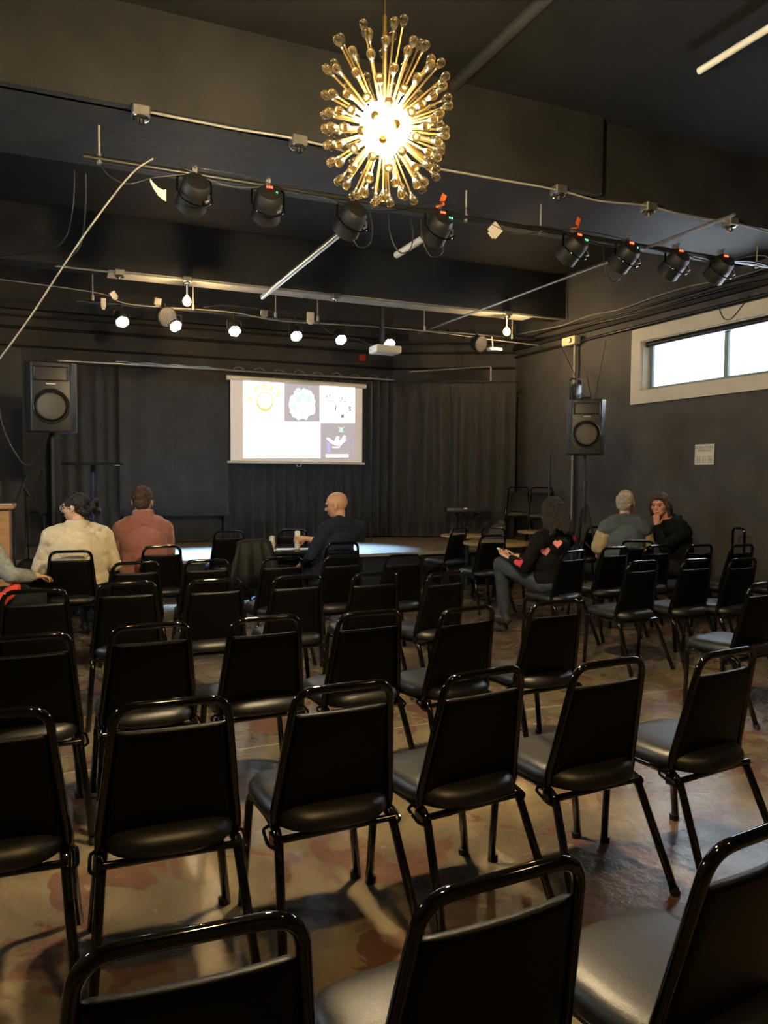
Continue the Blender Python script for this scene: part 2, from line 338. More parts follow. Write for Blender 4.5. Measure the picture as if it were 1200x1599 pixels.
# pixel frame -> screen plane (u: 362..566 -> -1.07..1.07, v)
def uv(px, py):
    u = (px-362)/(562-362)*2.14-1.07; zt = 1.262; top = 600+(px-362)*.045; bot = 718+(px-362)*.012
    return u, .02+(bot-py)/(bot-top)*(1.235)
def flat(name, pts, m, par, lift, label=None):
    b = NB(); y = -.003-lift
    vs = [b.verts.new((u, y, v)) for u, v in pts]; ws = [b.verts.new((u, y+.0015, v)) for u, v in pts]; n = len(vs)
    b.faces.new(vs); b.faces.new(ws[::-1])
    for k in range(n): b.faces.new((vs[k], vs[(k+1) % n], ws[(k+1) % n], ws[k]))
    o = finish(name, b, m, par)
    if label: o['label'] = label
    return o
def R4(x0, y0, x1, y1): return [uv(x0, y0), uv(x0, y1), uv(x1, y1), uv(x1, y0)]
p1 = flat('projected_picture', R4(380, 603, 440, 661), M_pw, scr, .002, 'white picture of a yellow sun with an orange ring')
p2 = flat('projected_picture', R4(440, 606, 494, 661), M_pg, scr, .002, 'grey picture with a white and mint splash')
p3 = flat('projected_picture', R4(494, 607, 550, 663), M_pw, scr, .002, 'white picture with grey scribbled lettering')
p4 = flat('projected_picture', R4(380, 661, 495.5, 714), M_pw, scr, .002, 'wide nearly blank white picture')
p5 = flat('projected_picture', R4(495.5, 663, 550, 715), M_pg, scr, .002, 'grey picture with a white reclining figure over a line of text')
def disc(cx, cy, rx, ry, n=20, a0=0): return [uv(cx+rx*math.cos(2*PI*k/n+a0), cy+ry*math.sin(2*PI*k/n+a0)) for k in range(n)]
flat('sun_ring', disc(411.5, 632.5, 12.6, 14.5), M_po, p1, .004); flat('sun_face', disc(411.5, 631.3, 10.6, 11.6), M_pw, p1, .006)
flat('sun_dot', disc(411, 632, .8, .8, 8), M_pk, p1, .008)
for (x, y, dx) in ((390, 627, -3), (399, 613, -3), (410, 609, 0), (421, 612, 3), (431, 620, 3)): flat('sun_ray', [uv(x-2.4+dx*.3, y-3), uv(x-2.4-dx*.3, y+5), uv(x+2.4-dx*.3, y+5), uv(x+2.4+dx*.3, y-3)], M_py, p1, .004)
rnd = random.Random(3)
sw = []
for k in range(34):
    a = 2*PI*k/34; r = 1+rnd.uniform(-.12, .10); sw.append(uv(467.5+19.5*r*math.cos(a)*(1 if math.sin(a) < .2 else 1.12), 636+22*r*math.sin(a)))
flat('splash', sw, M_pw, p2, .004)
for (x, y, rx, ry) in ((461, 616, 4, 3.5), (462, 629, 5, 6), (478, 629, 4.5, 5.5), (455, 640, 3.5, 5), (468, 622, 5, 4)): flat('splash_tint', disc(x, y, rx, ry, 9, x), M_pm, p2, .006)
for (x, y) in ((457, 646), (467, 647), (481, 652), (466, 655), (449, 650)): flat('splash_mark', disc(x, y, .9, 1.6, 7), M_pk, p2, .008)
for (x, y, w_, h_) in ((505.5, 624, .8, 4), (510, 623, .7, 2), (508, 630, 3, .6), (514, 630, 2.5, .6), (529, 627, .7, 4), (533, 627, .6, 4), (527.5, 631, 2, .6), (534, 632, 2.5, .6), (519.3, 641, .9, 6), (541.5, 640.5, 2, 2), (542, 644, 1.5, 2), (530, 653, 2.4, 4)):
    flat('scribble', [uv(x-w_*.9, y-h_*.6-.3), uv(x-w_*1.3, y+h_*.6+.3), uv(x+w_*.9, y+h_*.6+.3), uv(x+w_*1.3, y-h_*.6-.3)], M_pk, p3, .004)
for (x, y) in ((456, 683), (457, 695), (475, 686), (477, 684), (475, 700), (456, 706), (472, 706), (387, 683), (398, 684), (392, 690)): flat('speckle', disc(x, y, .7, .9, 6), M_pk, p4, .004)
flat('reclining_figure', [uv(*q) for q in ((504.5, 685), (508, 684.5), (517, 690), (521, 682), (525, 683), (524, 690), (529, 686), (532, 681), (535, 682), (537, 687), (532, 691), (527, 696), (519, 695), (512, 692))], M_pw, p5, .004)
flat('purple_shape', [uv(*q) for q in ((505, 690), (510, 693), (512, 705), (506, 705))], M_pp, p5, .004); flat('purple_shape', [uv(*q) for q in ((533, 683), (538, 684), (539, 691), (535, 687))], M_pp, p5, .006)
flat('mint_emblem', [uv(*q) for q in ((523, 668), (529, 670), (533, 668), (530, 673), (532, 676), (524, 676), (526, 672))], M_pm, p5, .004)
flat('figure_line', R4(514, 697.5, 526, 698.7), M_pw, p5, .004)
for (x0, x1) in ((504, 511.6), (512.6, 528), (529, 540)): flat('text_word', R4(x0, 708.3, x1, 712.6), M_pw, p5, .004)

# ------------------------------------------------------------ chairs
def seat_bm():
    b = NB(); seg = 40
    def ring(sc, z, dy=0):
        out = []
        for k in range(seg):
            a = 2*PI*k/seg; ca, sa = math.cos(a), math.sin(a); e = .42 if sa > 0 else .60
            x = .218*sc*math.copysign(abs(ca)**e, ca); y = (.215 if sa > 0 else .245)*sc*math.copysign(abs(sa)**(e if sa > 0 else .85), sa)
            out.append(b.verts.new((x, y-.012, z)))
        return out
    prof = [(.86, .408), (.96, .412), (1.0, .424), (1.0, .438), (.985, .450), (.955, .461), (.91, .470), (.84, .477), (.72, .482), (.5, .486), (.2, .487)]
    rs = [ring(s, z) for s, z in prof]
    for p, q in zip(rs, rs[1:]):
        for k in range(seg): b.faces.new((p[k], p[(k+1) % seg], q[(k+1) % seg], q[k]))
    b.faces.new(rs[0][::-1]); b.faces.new(rs[-1]); return b
def back_bm():
    b = NB(); nz, nx = 8, 8
    def pt(u, w, s):   # u -1..1, w 0..1, s front(+)/rear(-)
        half = .196-.036*w; z = .435+.358*w; y = -.150-.078*w; edge = min(1, (1-abs(u))*9, w*12+.12, (1-w)*12+.12)
        edge = max(0, edge)**.5
        th = (.024 if s > 0 else .010)*edge+.004
        bow = -.012*(1-u*u)
        return V((u*half, y+bow+th*s, z))
    G = {}
    for s in (1, -1):
        for i in range(nx*2+1):
            for j in range(nz+1):
                u = -1+i/nx; u = math.copysign(abs(u)**.75, u); w = .5-.5*math.cos(PI*j/nz); G[s, i, j] = b.verts.new(pt(u, w, s))
    n2 = nx*2
    for i in range(n2):
        for j in range(nz):
            b.faces.new((G[-1, i, j], G[-1, i+1, j], G[-1, i+1, j+1], G[-1, i, j+1])); b.faces.new((G[1, i+1, j], G[1, i, j], G[1, i, j+1], G[1, i+1, j+1]))
    for i in range(n2):
        b.faces.new((G[-1, i+1, 0], G[-1, i, 0], G[1, i, 0], G[1, i+1, 0])); b.faces.new((G[-1, i, nz], G[-1, i+1, nz], G[1, i+1, nz], G[1, i, nz]))
    for j in range(nz):
        b.faces.new((G[-1, 0, j], G[-1, 0, j+1], G[1, 0, j+1], G[1, 0, j])); b.faces.new((G[-1, n2, j+1], G[-1, n2, j], G[1, n2, j], G[1, n2, j+1]))
    return b
ME = {}
def shared(key, name, mk, m, parent, smooth=True):
    if key not in ME: o = finish(name, mk(), m, parent, smooth); ME[key] = o.data; return o
    o = bpy.data.objects.new(name, ME[key]); COL.objects.link(o); o.parent = parent; return o
TR = .0135
def bm_backframe():
    b = NB()
    pts = [(.165, .0, .395), (.172, -.10, .392), (.208, -.155, .405), (.206, -.158, .47), (.162, -.247, .872), (-.162, -.247, .872), (-.206, -.158, .47), (-.208, -.155, .405), (-.172, -.10, .392), (-.165, .0, .395)]
    P = [V(pts[0])]+fillet([pts[0], pts[1], pts[2], pts[3]], .045, 5)[1:-1]+fillet([pts[3], pts[4], pts[5], pts[6]], .062, 8)+fillet([pts[6], pts[7], pts[8], pts[9]], .045, 5)[1:]
    tube(b, P, TR, 12); return b
def bm_leg(s, front):
    b = NB()
    if front: P = fillet([(s*.188, .05, .400), (s*.192, .172, .400), (s*.228, .158, 0)], .045, 6)
    else: P = fillet([(s*.188, -.05, .400), (s*.200, -.185, .400), (s*.238, -.36, 0)], .05, 6)
    tube(b, P, .0155, 12); return b
def bm_cap(s, front):
    b = NB(); p = V((s*.218, .160, 0)) if front else V((s*.238, -.36, 0)); d = V((-s*.026, .012, .4)) if front else V((-s*.038, .175, .4)).normalized()
    d = d.normalized(); cyl(b, p, p+d*.025, .0185, 12); return b
def bm_frame():
    b = NB()
    for s in (1, -1): cyl(b, (s*.188, .06, .400), (s*.188, -.06, .400), .0150, 12)
    cyl(b, (-.185, .13, .398), (.185, .13, .398), .011); cyl(b, (-.205, -.205, .392), (.205, -.205, .392), .012); return b
def bm_bracket(s):
    b = NB(); tube(b, fillet([(s*.205, -.10, .395), (s*.232, -.12, .395), (s*.236, -.19, .375), (s*.212, -.20, .362)], .012, 3), .006, 8)
    box(b, (s*.212, -.165, .378), (.012, .05, .035)); return b
def make_chair(near):
    t = empty('stack_chair', (0, 0, 0)); 
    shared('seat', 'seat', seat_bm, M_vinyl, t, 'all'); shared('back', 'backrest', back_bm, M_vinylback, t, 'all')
    shared('bf', 'back_frame', bm_backframe, M_gloss, t, 'all'); shared('sf', 'seat_frame', bm_frame, M_gloss, t)
    for s in (-1, 1):
        for fr in (True, False):
            lg = shared(('leg', s, fr), 'leg', lambda s=s, fr=fr: bm_leg(s, fr), M_gloss, t, 'all')
            if near: shared(('cap', s, fr), 'foot_cap', lambda s=s, fr=fr: bm_cap(s, fr), M_black, lg)
        if near: shared(('br', s), 'linking_bracket', lambda s=s: bm_bracket(s), M_gloss, t)
    return t
PN, PF = make_chair(True), make_chair(False); used = set()
def chair(px, py, ang, label, group, near=False, z=0):
    proto = PN if near else PF
    if proto.name in used: o = copy_tree(proto)
    else: o = proto; used.add(proto.name)
    a = math.radians(ang); o.location = (px-.215*math.sin(a), py+.215*math.cos(a), z); o.rotation_euler = (0, 0, a)
    tag(o, label, 'chair', group); return o
# rows given as (x, y of the top of the backrest, turn in degrees)
G1, G2, G3, G4, G5, G6 = ['black stack chairs in the %s row' % k for k in ('nearest', 'second', 'third', 'fourth', 'fifth', 'sixth')]
for x, y, a, l in ((.19, 1.15, -3, 'black stack chair at the bottom edge of the view, left of the two others there'), (.70, 1.11, 3, 'black stack chair in the middle of the bottom edge, its back nearest the camera'),
                   (1.25, 1.06, 7, 'black stack chair cut off by the bottom right corner')): chair(x, y, a, l, G1, True)
for x, y, a, l in ((-.17, 2.42, -3, 'black stack chair cut by the left edge, second row from the camera'), (.33, 2.34, -2, 'second-row black stack chair linked to the one cut by the left edge'),
                   (.86, 2.31, 2, 'second-row black stack chair, third from the left, gold glow along the seat rear'), (1.37, 2.29, 7, 'second-row black stack chair in the middle, turned a little left'),
                   (1.87, 2.24, 4, 'second-row black stack chair with a small pale speck on its backrest, fifth from left'), (2.41, 2.20, 7, 'rightmost black stack chair of the second row, blue sheen on its seat')): chair(x, y, a, l, G2, True)
for x, y, a, l in ((-.09, 3.50, 2, 'third-row black stack chair cut by the left edge of the picture'), (.41, 3.56, 1, 'third-row black stack chair, second from the left end'),
                   (.93, 3.54, 3, 'third-row black stack chair, third from the left'), (1.44, 3.49, 4, 'third-row black stack chair, fourth from the left'),
                   (1.95, 3.42, 9, 'third-row black stack chair turned slightly left, below the empty aisle'), (2.50, 3.42, 4, 'third-row black stack chair right behind the heart-sweater person'),
                   (4.20, 3.54, 10, 'lone black stack chair at the right edge with a bright blue-lit seat')): chair(x, y, a, l, G3, True)
for x, y, a, l in ((-.08, 4.84, 1, 'fourth-row black stack chair at the left edge, behind the grey-sleeved person'), (.44, 4.99, -2, 'fourth-row black stack chair behind the gap between cream-fleece and pink-fleece persons'),
                   (.97, 4.93, 0, 'fourth-row black stack chair left of the draped jacket'), (1.51, 4.91, 2, 'fourth-row black stack chair below the draped jacket'), (2.05, 4.86, 1, 'fourth-row black stack chair behind the bald person'),
                   (2.52, 4.72, 14, 'fourth-row black stack chair turned left, in front of the centre aisle'), (4.35, 4.80, 6, 'fourth-row black stack chair right of the heart-sweater person, blue-lit seat'),
                   (4.88, 4.76, 4, 'fourth-row black stack chair below the black-coated person'), (5.30, 4.67, 6, 'rightmost whole fourth-row black stack chair near the side wall')): chair(x, y, a, l, G4)
for x, y, a, l in ((.60, 6.10, 2, 'fifth-row black stack chair behind the pink-fleece person'), (1.13, 6.07, -2, 'fifth-row black stack chair just left of the draped jacket'), (1.73, 6.03, 3, 'fifth-row black stack chair between the draped jacket and the bald person'),
                   (2.23, 5.98, 5, 'fifth-row black stack chair directly behind the bald person'), (2.74, 5.88, 3, 'fifth-row black stack chair at the right of the bald person'), (4.36, 5.70, 14, 'black stack chair under the person in the heart sweater'),
                   (4.95, 5.84, 4, 'fifth-row black stack chair left below the grey-vest person'), (5.50, 5.86, 3, 'fifth-row black stack chair below the gap between grey vest and black coat'),
                   (5.95, 5.76, 3, 'fifth-row black stack chair in front of the black-coated person'), (6.36, 5.62, 4, 'fifth-row black stack chair standing by the dark side wall'), (6.72, 5.35, 4, 'fifth-row black stack chair cut by the right edge')): chair(x, y, a, l, G5)
for x, y, a, l in ((.17, 7.17, -2, 'black stack chair under the cream-fleece person'), (.96, 7.38, 0, 'black stack chair under the pink-fleece person'), (1.88, 7.60, -3, 'black stack chair with a dark jacket draped over it'),
                   (2.67, 7.16, 2, 'black stack chair under the bald person'), (4.61, 7.49, 2, 'black stack chair in front of the round wooden table'), (5.70, 6.36, -18, 'black stack chair under the grey-vest person'),
                   (6.62, 6.62, 66, 'black stack chair under the black-coated person'), (6.80, 8.35, -4, 'black stack chair between the loudspeaker stand and the side wall')): chair(x, y, a, l, G6)
chair(-.78, 6.62, -62, 'black stack chair under the grey-sleeved person at the left edge', G6)
GT = 'black stack chairs at the tables before the stage'
chair(1.94, 9.02, 0, 'black stack chair against the stage, left of the two cans', GT); chair(2.72, 9.02, -4, 'black stack chair against the stage behind the tall can', GT)
chair(4.83, 8.68, 27, 'black stack chair turned left beside the small round table, seat to the stage light', GT); chair(5.30, 8.55, 178, 'black stack chair on the far side of the wooden table', GT)
chair(7.0, 10.56, 150, 'left of two black stack chairs standing up on the stage corner', 'black stack chairs on the stage', z=ST)
chair(7.07, 10.02, 146, 'right of two black stack chairs standing up on the stage corner', 'black stack chairs on the stage', z=ST)

# ------------------------------------------------------------ tables, cans, jacket
def round_table(x, y, r, z, m, label, group=None, pole=True):
    t = empty('round_table', (x, y, 0), 0, label, 'table', group)
    b = NB(); lathe(b, [(r-.01, z-.03), (r, z-.025), (r, z-.004), (r-.006, z)], seg=48); finish('tabletop', b, m, t, True)
    b = NB(); cyl(b, (0, 0, .03), (0, 0, z-.03), .032, 14); finish('column', b, M_black, t, True)
    b = NB()
    for k in range(4):
        a = k*PI/2+.5; tube(b, [(0, 0, .05), (r*.4*math.cos(a), r*.4*math.sin(a), .045), (r*.8*math.cos(a), r*.8*math.sin(a), .015)], .015, 8)
    finish('base', b, M_black, t, True); return t
round_table(2.50, 8.12, .46, .75, M_blacktop, 'glossy black round table holding two cans, in front of the bald person')
round_table(2.33, 9.17, .16, .75, M_blacktop, 'small glossy black table at the stage edge behind the first can')
round_table(5.20, 9.08, .36, .75, M_tabletop, 'small pale round table beside the sideways chair')
round_table(4.98, 7.95, .42, .75, M_tabletop, 'golden round wooden table left of the heart-sweater person')
round_table(6.55, 9.36, .30, .75, M_tabletop, 'small round wooden table at the stage corner near the loudspeaker stand')
def can(x, y, z, r, h, label, m=M_can):
    t = empty('drink_can', (x, y, z), 0, label, 'can', 'drink cans on the black table')
    b = NB(); lathe(b, [(r*.8, 0), (r, .01), (r, h-.016), (r*.82, h-.002), (r*.80, h)], seg=24); finish('can_body', b, m, t, True)
    b = NB(); lathe(b, [(r*.76, h-.003), (r*.76, h+.001)], seg=24); box(b, (0, .008, h+.003), (.014, .024, .002)); finish('can_lid', b, M_steel, t)
can(2.25, 8.22, .75, .033, .122, 'short pale printed can left on the black table'); can(2.44, 7.90, .75, .030, .195, 'tall pale can held by the bald person')
# jacket draped on a chair back
jx, jy = 1.88, 7.60; b = NB(); rows = []; rnd = random.Random(5)
prof = [(-.335, .44), (-.33, .56), (-.32, .68), (-.30, .80), (-.283, .872), (-.262, .897), (-.235, .892), (-.215, .84), (-.20, .74), (-.17, .62)]
n = 26
for k, (y, z) in enumerate(prof):
    row = []
    for i in range(n+1):
        u = -1+2*i/n; drop = max(0, .89-z); hw = .175+.11*min(1, drop/.4)*(1 if k < 5 else .2)
        yy = y-(.022*math.sin(i*.9+.5*math.sin(i*.31)+k*.12)+.010*math.sin(i*2.3+k))*min(1, drop*3)*(1 if k < 5 else .3)
        zz = z-(.035*abs(u)**4)-(.03*math.sin(i*.7+1)*min(1, drop*2) if k < 4 else 0)
        row.append(b.verts.new((u*hw, yy, zz)))
    rows.append(row)
for p, q in zip(rows, rows[1:]):
    for i in range(n): b.faces.new((p[i], p[i+1], q[i+1], q[i]))
me = bpy.data.meshes.new('jacket'); b.to_mesh(me); b.free(); jo = bpy.data.objects.new('jacket', me); COL.objects.link(jo)
for p in me.polygons: p.use_smooth = True
me.materials.append(mat('dark_olive_cloth', (.009, .0085, .007), .6, spec=.25, noise=.3, nscale=10)); jo.location = (jx, jy+.215, 0)
md = jo.modifiers.new('solid', 'SOLIDIFY'); md.thickness = .008; md.offset = 1
tag(jo, 'dark jacket draped over a chair back in front of the cans', 'jacket')

# ------------------------------------------------------------ chandelier
CH = V((1.425, 3.29, 3.13)); ch = empty('chandelier', CH, 0, 'glowing starburst chandelier of gold rods tipped with glass drops', 'chandelier')
b = NB(); bmesh.ops.create_uvsphere(b, u_segments=24, v_segments=16, radius=.112); finish('globe', b, M_globe, ch, 'all')
b = NB(); cyl(b, (0, 0, .12), (0, 0, .50), .010); cyl(b, (0, 0, .50), (0, 0, ZC-CH.z-.03), .003, 6); finish('hanging_stem', b, M_brass, ch, True)
b = NB(); lathe(b, [(.06, ZC-CH.z-.03), (.06, ZC-CH.z)], seg=20); finish('ceiling_canopy', b, M_darkpipe, ch, True)
def bm_drop():
    b = NB(); lathe(b, [(.004, -.028), (.008, -.018), (.0155, -.004), (.0205, .010), (.0190, .021), (.012, .029), (.003, .031)], seg=12); return b
extra = []; dropme = None; NR = 144; ga = PI*(3-math.sqrt(5)); rnd = random.Random(11)
for k in range(NR):
    z = 1-2*(k+.5)/NR; r = math.sqrt(1-z*z); a = k*ga+.3; d = V((r*math.cos(a), r*math.sin(a), z))
    Lr = .262+.17*max(0, z)**1.6+.06*max(0, -z)**1.4; Lr *= rnd.uniform(.93, 1.05)
    if k % 36 in (3, 6, 9, 14, 17, 20, 25, 28, 31, 34, 11):
        extra.append((d, Lr)); continue
    rod = finish('rod', (lambda bb: (cyl(bb, d*.105, d*(Lr-.02), .0042, 6), bb)[1])(NB()), M_brass, ch, True)
    if dropme is None: dr = finish('glass_drop', bm_drop(), M_glass, rod, 'all'); dropme = dr.data
    else: dr = bpy.data.objects.new('glass_drop', dropme); COL.objects.link(dr); dr.parent = rod
    dr.location = d*Lr; dr.rotation_mode = 'QUATERNION'; dr.rotation_quaternion = V((0, 0, 1)).rotation_difference(d)
b = NB()
for d, Lr in extra:
    cyl(b, d*.105, d*(Lr-.02), .0042, 6)
o = finish('rods', b, M_brass, ch, True); o['kind'] = 'stuff'; b = NB()
for d, Lr in extra:
    q = bm_drop(); merge(b, q, Matrix.Translation(d*Lr) @ V((0, 0, 1)).rotation_difference(d).to_matrix().to_4x4())
o2 = finish('glass_drops', b, M_glass, o, 'all'); o2['kind'] = 'stuff'
# ------------------------------------------------------------ lighting pipes and hanging rods
pipe('lighting_pipe', (.25, 5.9, 3.77), (7.34, 5.9, 3.77), .022, M_darkpipe, 'dark lighting pipe behind the first beam carrying the row of dark stage lights', 'pipe')
pipe('lighting_pipe', (.35, 10.45, 3.70), (7.2, 10.45, 3.74), .022, M_darkpipe, 'dark lighting pipe behind the far beam carrying the lit stage lights', 'pipe')
def rod_hang(x, y, z0, z1, label):
    t = empty('hanger_rod', (x, y, z0), 0, label, 'rod', 'threaded rods holding the lighting pipes')
    b = NB(); cyl(b, (0, 0, 0), (0, 0, z1-z0), .008, 8); finish('rod', b, M_conduit, t, True)
    b = NB(); cyl(b, (0, 0, -.045), (0, 0, .02), .019, 10); finish('pipe_clamp', b, M_steel, t, True)
for x, l in ((.36, 'hanger rod left of the glowing chandelier, holding the near pipe at its left end'), (3.33, 'hanger rod just right of the glowing chandelier'), (4.10, 'hanger rod right of the small square white adapter'), (6.80, 'hanger rod at the far right end of the near pipe')):
    rod_hang(x, 5.9, 3.78, 4.0, l)
for x, l in ((.53, 'far hanger rod above the leftmost lit stage light'), (1.75, 'far hanger rod beside the left warm bulb'), (2.85, 'far hanger rod above the centre of the screen'), (3.45, 'far hanger rod right above the right half of the screen'),
             (5.1, 'far hanger rod right of the projector post'), (6.62, 'far hanger rod by the right warm bulb')): rod_hang(x, 10.24, 3.72, 4.0, l)
# dark stage lights on the near pipe (seen from behind)
def parcan(x, z, tilt, pan, label, disp=True, green=1, tagc=None, strap=False):
    t = empty('stage_light', (x, 5.9, z), math.radians(pan), label, 'stage light', 'dark stage lights on the near pipe')
    q = Euler((math.radians(-tilt), 0, 0)).to_matrix().to_4x4()        # local axis +Y pitched down
    Ry = Matrix.Translation((0, 0, -.12)) @ q @ Matrix.Rotation(-PI/2, 4, 'X')
    b = NB(); lathe(b, [(.03, -.125), (.085, -.115), (.104, -.085), (.108, -.03), (.112, .10), (.116, .12), (.108, .125), (.10, .118)], seg=26, M=Ry); body = finish('lamp_housing', b, M_black, t, True)
    b = NB(); tube(b, fillet([(-.125, 0, -.12), (-.125, 0, -.005), (.125, 0, -.005), (.125, 0, -.12)], .03, 4), .009, 8)
    tube(b, fillet([(-.118, -.02, -.13), (-.122, -.09, -.20), (.0, -.13, -.262), (.122, -.09, -.20), (.118, -.02, -.13)], .07, 5), .006, 8); finish('yoke', b, M_gloss, t, True)
    b = NB(); box(b, (0, 0, .03), (.035, .05, .07)); cyl(b, (0, -.05, .06), (0, .0, .055), .008); finish('clamp', b, M_steel, t)
    T2 = Matrix.Translation((0, 0, -.12)) @ q
    if disp:
        b = NB()
        for k in (-1, 0, 1): box(b, (k*.017, -.127, .042), (.011, .006, .017))
        bmesh.ops.transform(b, matrix=T2, verts=b.verts); finish('red_display', b, M_red, body)
    for k in range(green):
        b = NB(); box(b, (.052+.024*k, -.121, -.005), (.008, .008, .014)); bmesh.ops.transform(b, matrix=T2, verts=b.verts); finish('green_indicator', b, M_green, body)
    b = NB(); tube(b, [(.09, -.09, -.15), (.075, -.12, -.20), (.05, -.12, -.215)], .009, 6); finish('safety_hook', b, M_steel, t, True)
    if tagc:
        b = NB(); box(b, (.03, -.03, .12), (.045, .004, .075), Euler((0, math.radians(22), 0)).to_matrix()); box(b, (.0, -.035, .055), (.09, .006, .018), Euler((0, math.radians(-25), 0)).to_matrix()); finish('orange_tag', b, M_orange, t)
    if strap: pass
    return t
parcan(1.02, 3.75, 30, 4, 'leftmost dark stage light on the near pipe, unlit round housing', False, 0)
parcan(1.58, 3.75, 32, -5, 'dark stage light with a red display just left of the chandelier', True, 1)
parcan(2.27, 3.73, 30, 6, 'dark stage light partly behind the bottom of the chandelier', False, 0)
parcan(3.06, 3.77, 32, 2, 'dark stage light with red display and orange tag right of the chandelier', True, 2, True)
parcan(4.46, 3.77, 32, 8, 'dark stage light with orange tag and two green lamps, left of the thin pole', True, 2, True)
parcan(5.07, 3.77, 32, 3, 'dark stage light with one green lamp, crossed by the long thin pole', True, 1)
parcan(5.69, 3.77, 34, 0, 'dark stage light with red display, second from the right end', True, 0)
parcan(6.29, 3.79, 34, -4, 'rightmost dark stage light on the near pipe, over the side window', True, 0)
# lit stage lights on the far pipe
def ledpar(x, z, label, aimx=0, big=False):
    t = empty('lit_stage_light', (x, 10.40, z), 0, label, 'stage light', 'lit stage lights on the far pipe')
    d = V((aimx, -.72, -.62)).normalized(); q = V((0, 0, 1)).rotation_difference(d).to_matrix().to_4x4()
    b = NB(); lathe(b, [(.02, -.13), (.07, -.12), (.082, -.06), (.085, .05), (.082, .058), (.074, .05)], seg=22, M=q); body = finish('lamp_housing', b, M_black, t, True)
    b = NB(); tube(b, fillet([(-.095, 0, 0), (-.095, 0, .12), (.095, 0, .12), (.095, 0, 0)], .02, 3), .007, 6); cyl(b, (0, 0, .12), (0, .04, .26), .010); finish('yoke', b, M_black, t, True)
    b = NB()
    for k in range(7):
        p = V((0, 0, .052)) if k == 6 else V((.052*math.cos(k*PI/3), .052*math.sin(k*PI/3), .052))
        lathe(b, [(.027, 0), (.025, .006), (.012, .012)], c=(0, 0, 0), seg=10, M=q @ Matrix.Translation(p))
    finish('led_lens', b, M_led, body)
    l = bpy.data.lights.new('stage_beam', 'SPOT'); l.energy = SPOT_W; l.color = (.26, .52, 1); l.spot_size = math.radians(42); l.spot_blend = 1.0; l.shadow_soft_size = .05
    o = bpy.data.objects.new('stage_beam', l); COL.objects.link(o); o.parent = t; o.location = d*.09; o.rotation_mode = 'QUATERNION'
    aim = V((aimx*.5, -.22, -3.0)).normalized(); o.rotation_quaternion = V((0, 0, -1)).rotation_difference(aim)
    return t
for x, l, ax in ((.88, 'leftmost lit stage light, under the hanging grey connectors', .1), (1.53, 'lit stage light tucked under the round grille of a dark fixture', .3), (2.32, 'lit stage light above the left edge of the screen', 0),
                 (3.18, 'lit stage light above the right half of the screen', 0), (3.84, 'lit stage light left of the projector', 0), (4.60, 'lit stage light directly above the projector', -.1)): ledpar(x, 3.50, l, ax)
# unlit wide fixtures on the far pipe
def flood(x, z, label, tilt=25):
    t = empty('unlit_stage_light', (x, 10.36, z), 0, label, 'stage light'); d = V((.25, -.9, -.25)).normalized(); q = V((0, 0, 1)).rotation_difference(d).to_matrix().to_4x4()
    b = NB(); lathe(b, [(.02, -.12), (.09, -.10), (.125, -.02), (.13, .05), (.12, .06)], seg=24, M=q); body = finish('lamp_housing', b, M_black, t, True)
    b = NB()
    for i in range(-4, 5):
        for j in range(-4, 5):
            if i*i+j*j < 18: lathe(b, [(.009, 0), (.007, .006)], seg=6, M=q @ Matrix.Translation((i*.024, j*.024, .06)))
    finish('led_grid', b, mat('purple_grey_lens', (.10, .09, .13), .2), body)
    b = NB(); cyl(b, (0, 0, .1), (0, .07, z and .18), .010); finish('yoke', b, M_steel, t)
flood(1.42, 3.58, 'unlit round stage light with a dotted lens grid left of the warm bulb'); flood(6.10, 3.58, 'unlit round stage light left of the right warm bulb')
# ------------------------------------------------------------ junction boxes, conduits, bulbs
def jbox(x, y, z, label, bulb=False):
    t = empty('ceiling_socket_box', (x, y, z), 0, label, 'light socket', 'socket boxes under the beams')
    b = NB(); bbox(b, (0, 0, .02), (.115, .105, .07), .008, 1); finish('metal_box', b, M_steel, t)
    b = NB(); lathe(b, [(.046, -.034), (.054, -.028), (.054, -.014)], seg=20); lathe(b, [(.024, -.060), (.027, -.032)], seg=14); so = finish('lamp_socket', b, mat('chrome', (.75, .75, .75), .12, metal=1), t, True)
    if bulb:
        b = NB(); tube(b, [(0, 0, -.06), (.0, 0, -.19)], .004, 6); lathe(b, [(.014, -.300), (.043, -.282), (.055, -.248), (.045, -.212), (.020, -.185), (.014, -.17)], seg=16); finish('light_bulb', b, M_bulb, t, 'all')
        l = bpy.data.lights.new('bulb_light', 'POINT'); l.energy = 42; l.color = (1, .68, .32); l.shadow_soft_size = .04; o = bpy.data.objects.new('bulb_light', l); COL.objects.link(o); o.parent = t; o.location = (0, -.06, -.34)
for x, l in ((.60, 'grey socket box on the near beam at the left'), (1.70, 'grey socket box on the near beam just left of the chandelier'), (4.0, 'grey socket box on the near beam right of the chandelier'), (4.98, 'grey socket box on the near beam, second from the right'), (5.98, 'grey socket box on the near beam nearest the side wall')):
    jbox(x, 5.50, 3.95, l)
for x, l, bb in ((.82, 'far-beam socket box at the left end over the hanging connectors', 0), (1.62, 'far-beam socket with a glowing warm bulb at left', 1), (3.60, 'far-beam socket box above the screen', 0), (6.32, 'far-beam socket with a glowing warm bulb at right', 1)):
    jbox(x, 9.92, 3.95, l, bb)
cable('conduit_wire', [(.66, 5.47, 3.97), (1.2, 5.47, 3.965), (1.64, 5.47, 3.975), (2.3, 5.47, 3.95), (3.2, 5.47, 3.955), (3.95, 5.47, 3.96), (4.4, 5.46, 3.93), (4.93, 5.46, 3.965), (5.5, 5.46, 3.935), (5.93, 5.46, 3.96), (6.5, 5.46, 3.93), (7.35, 5.46, 3.94)], .0085, M_conduit, 'pale flexible conduit running along the near beam', 'conduit')
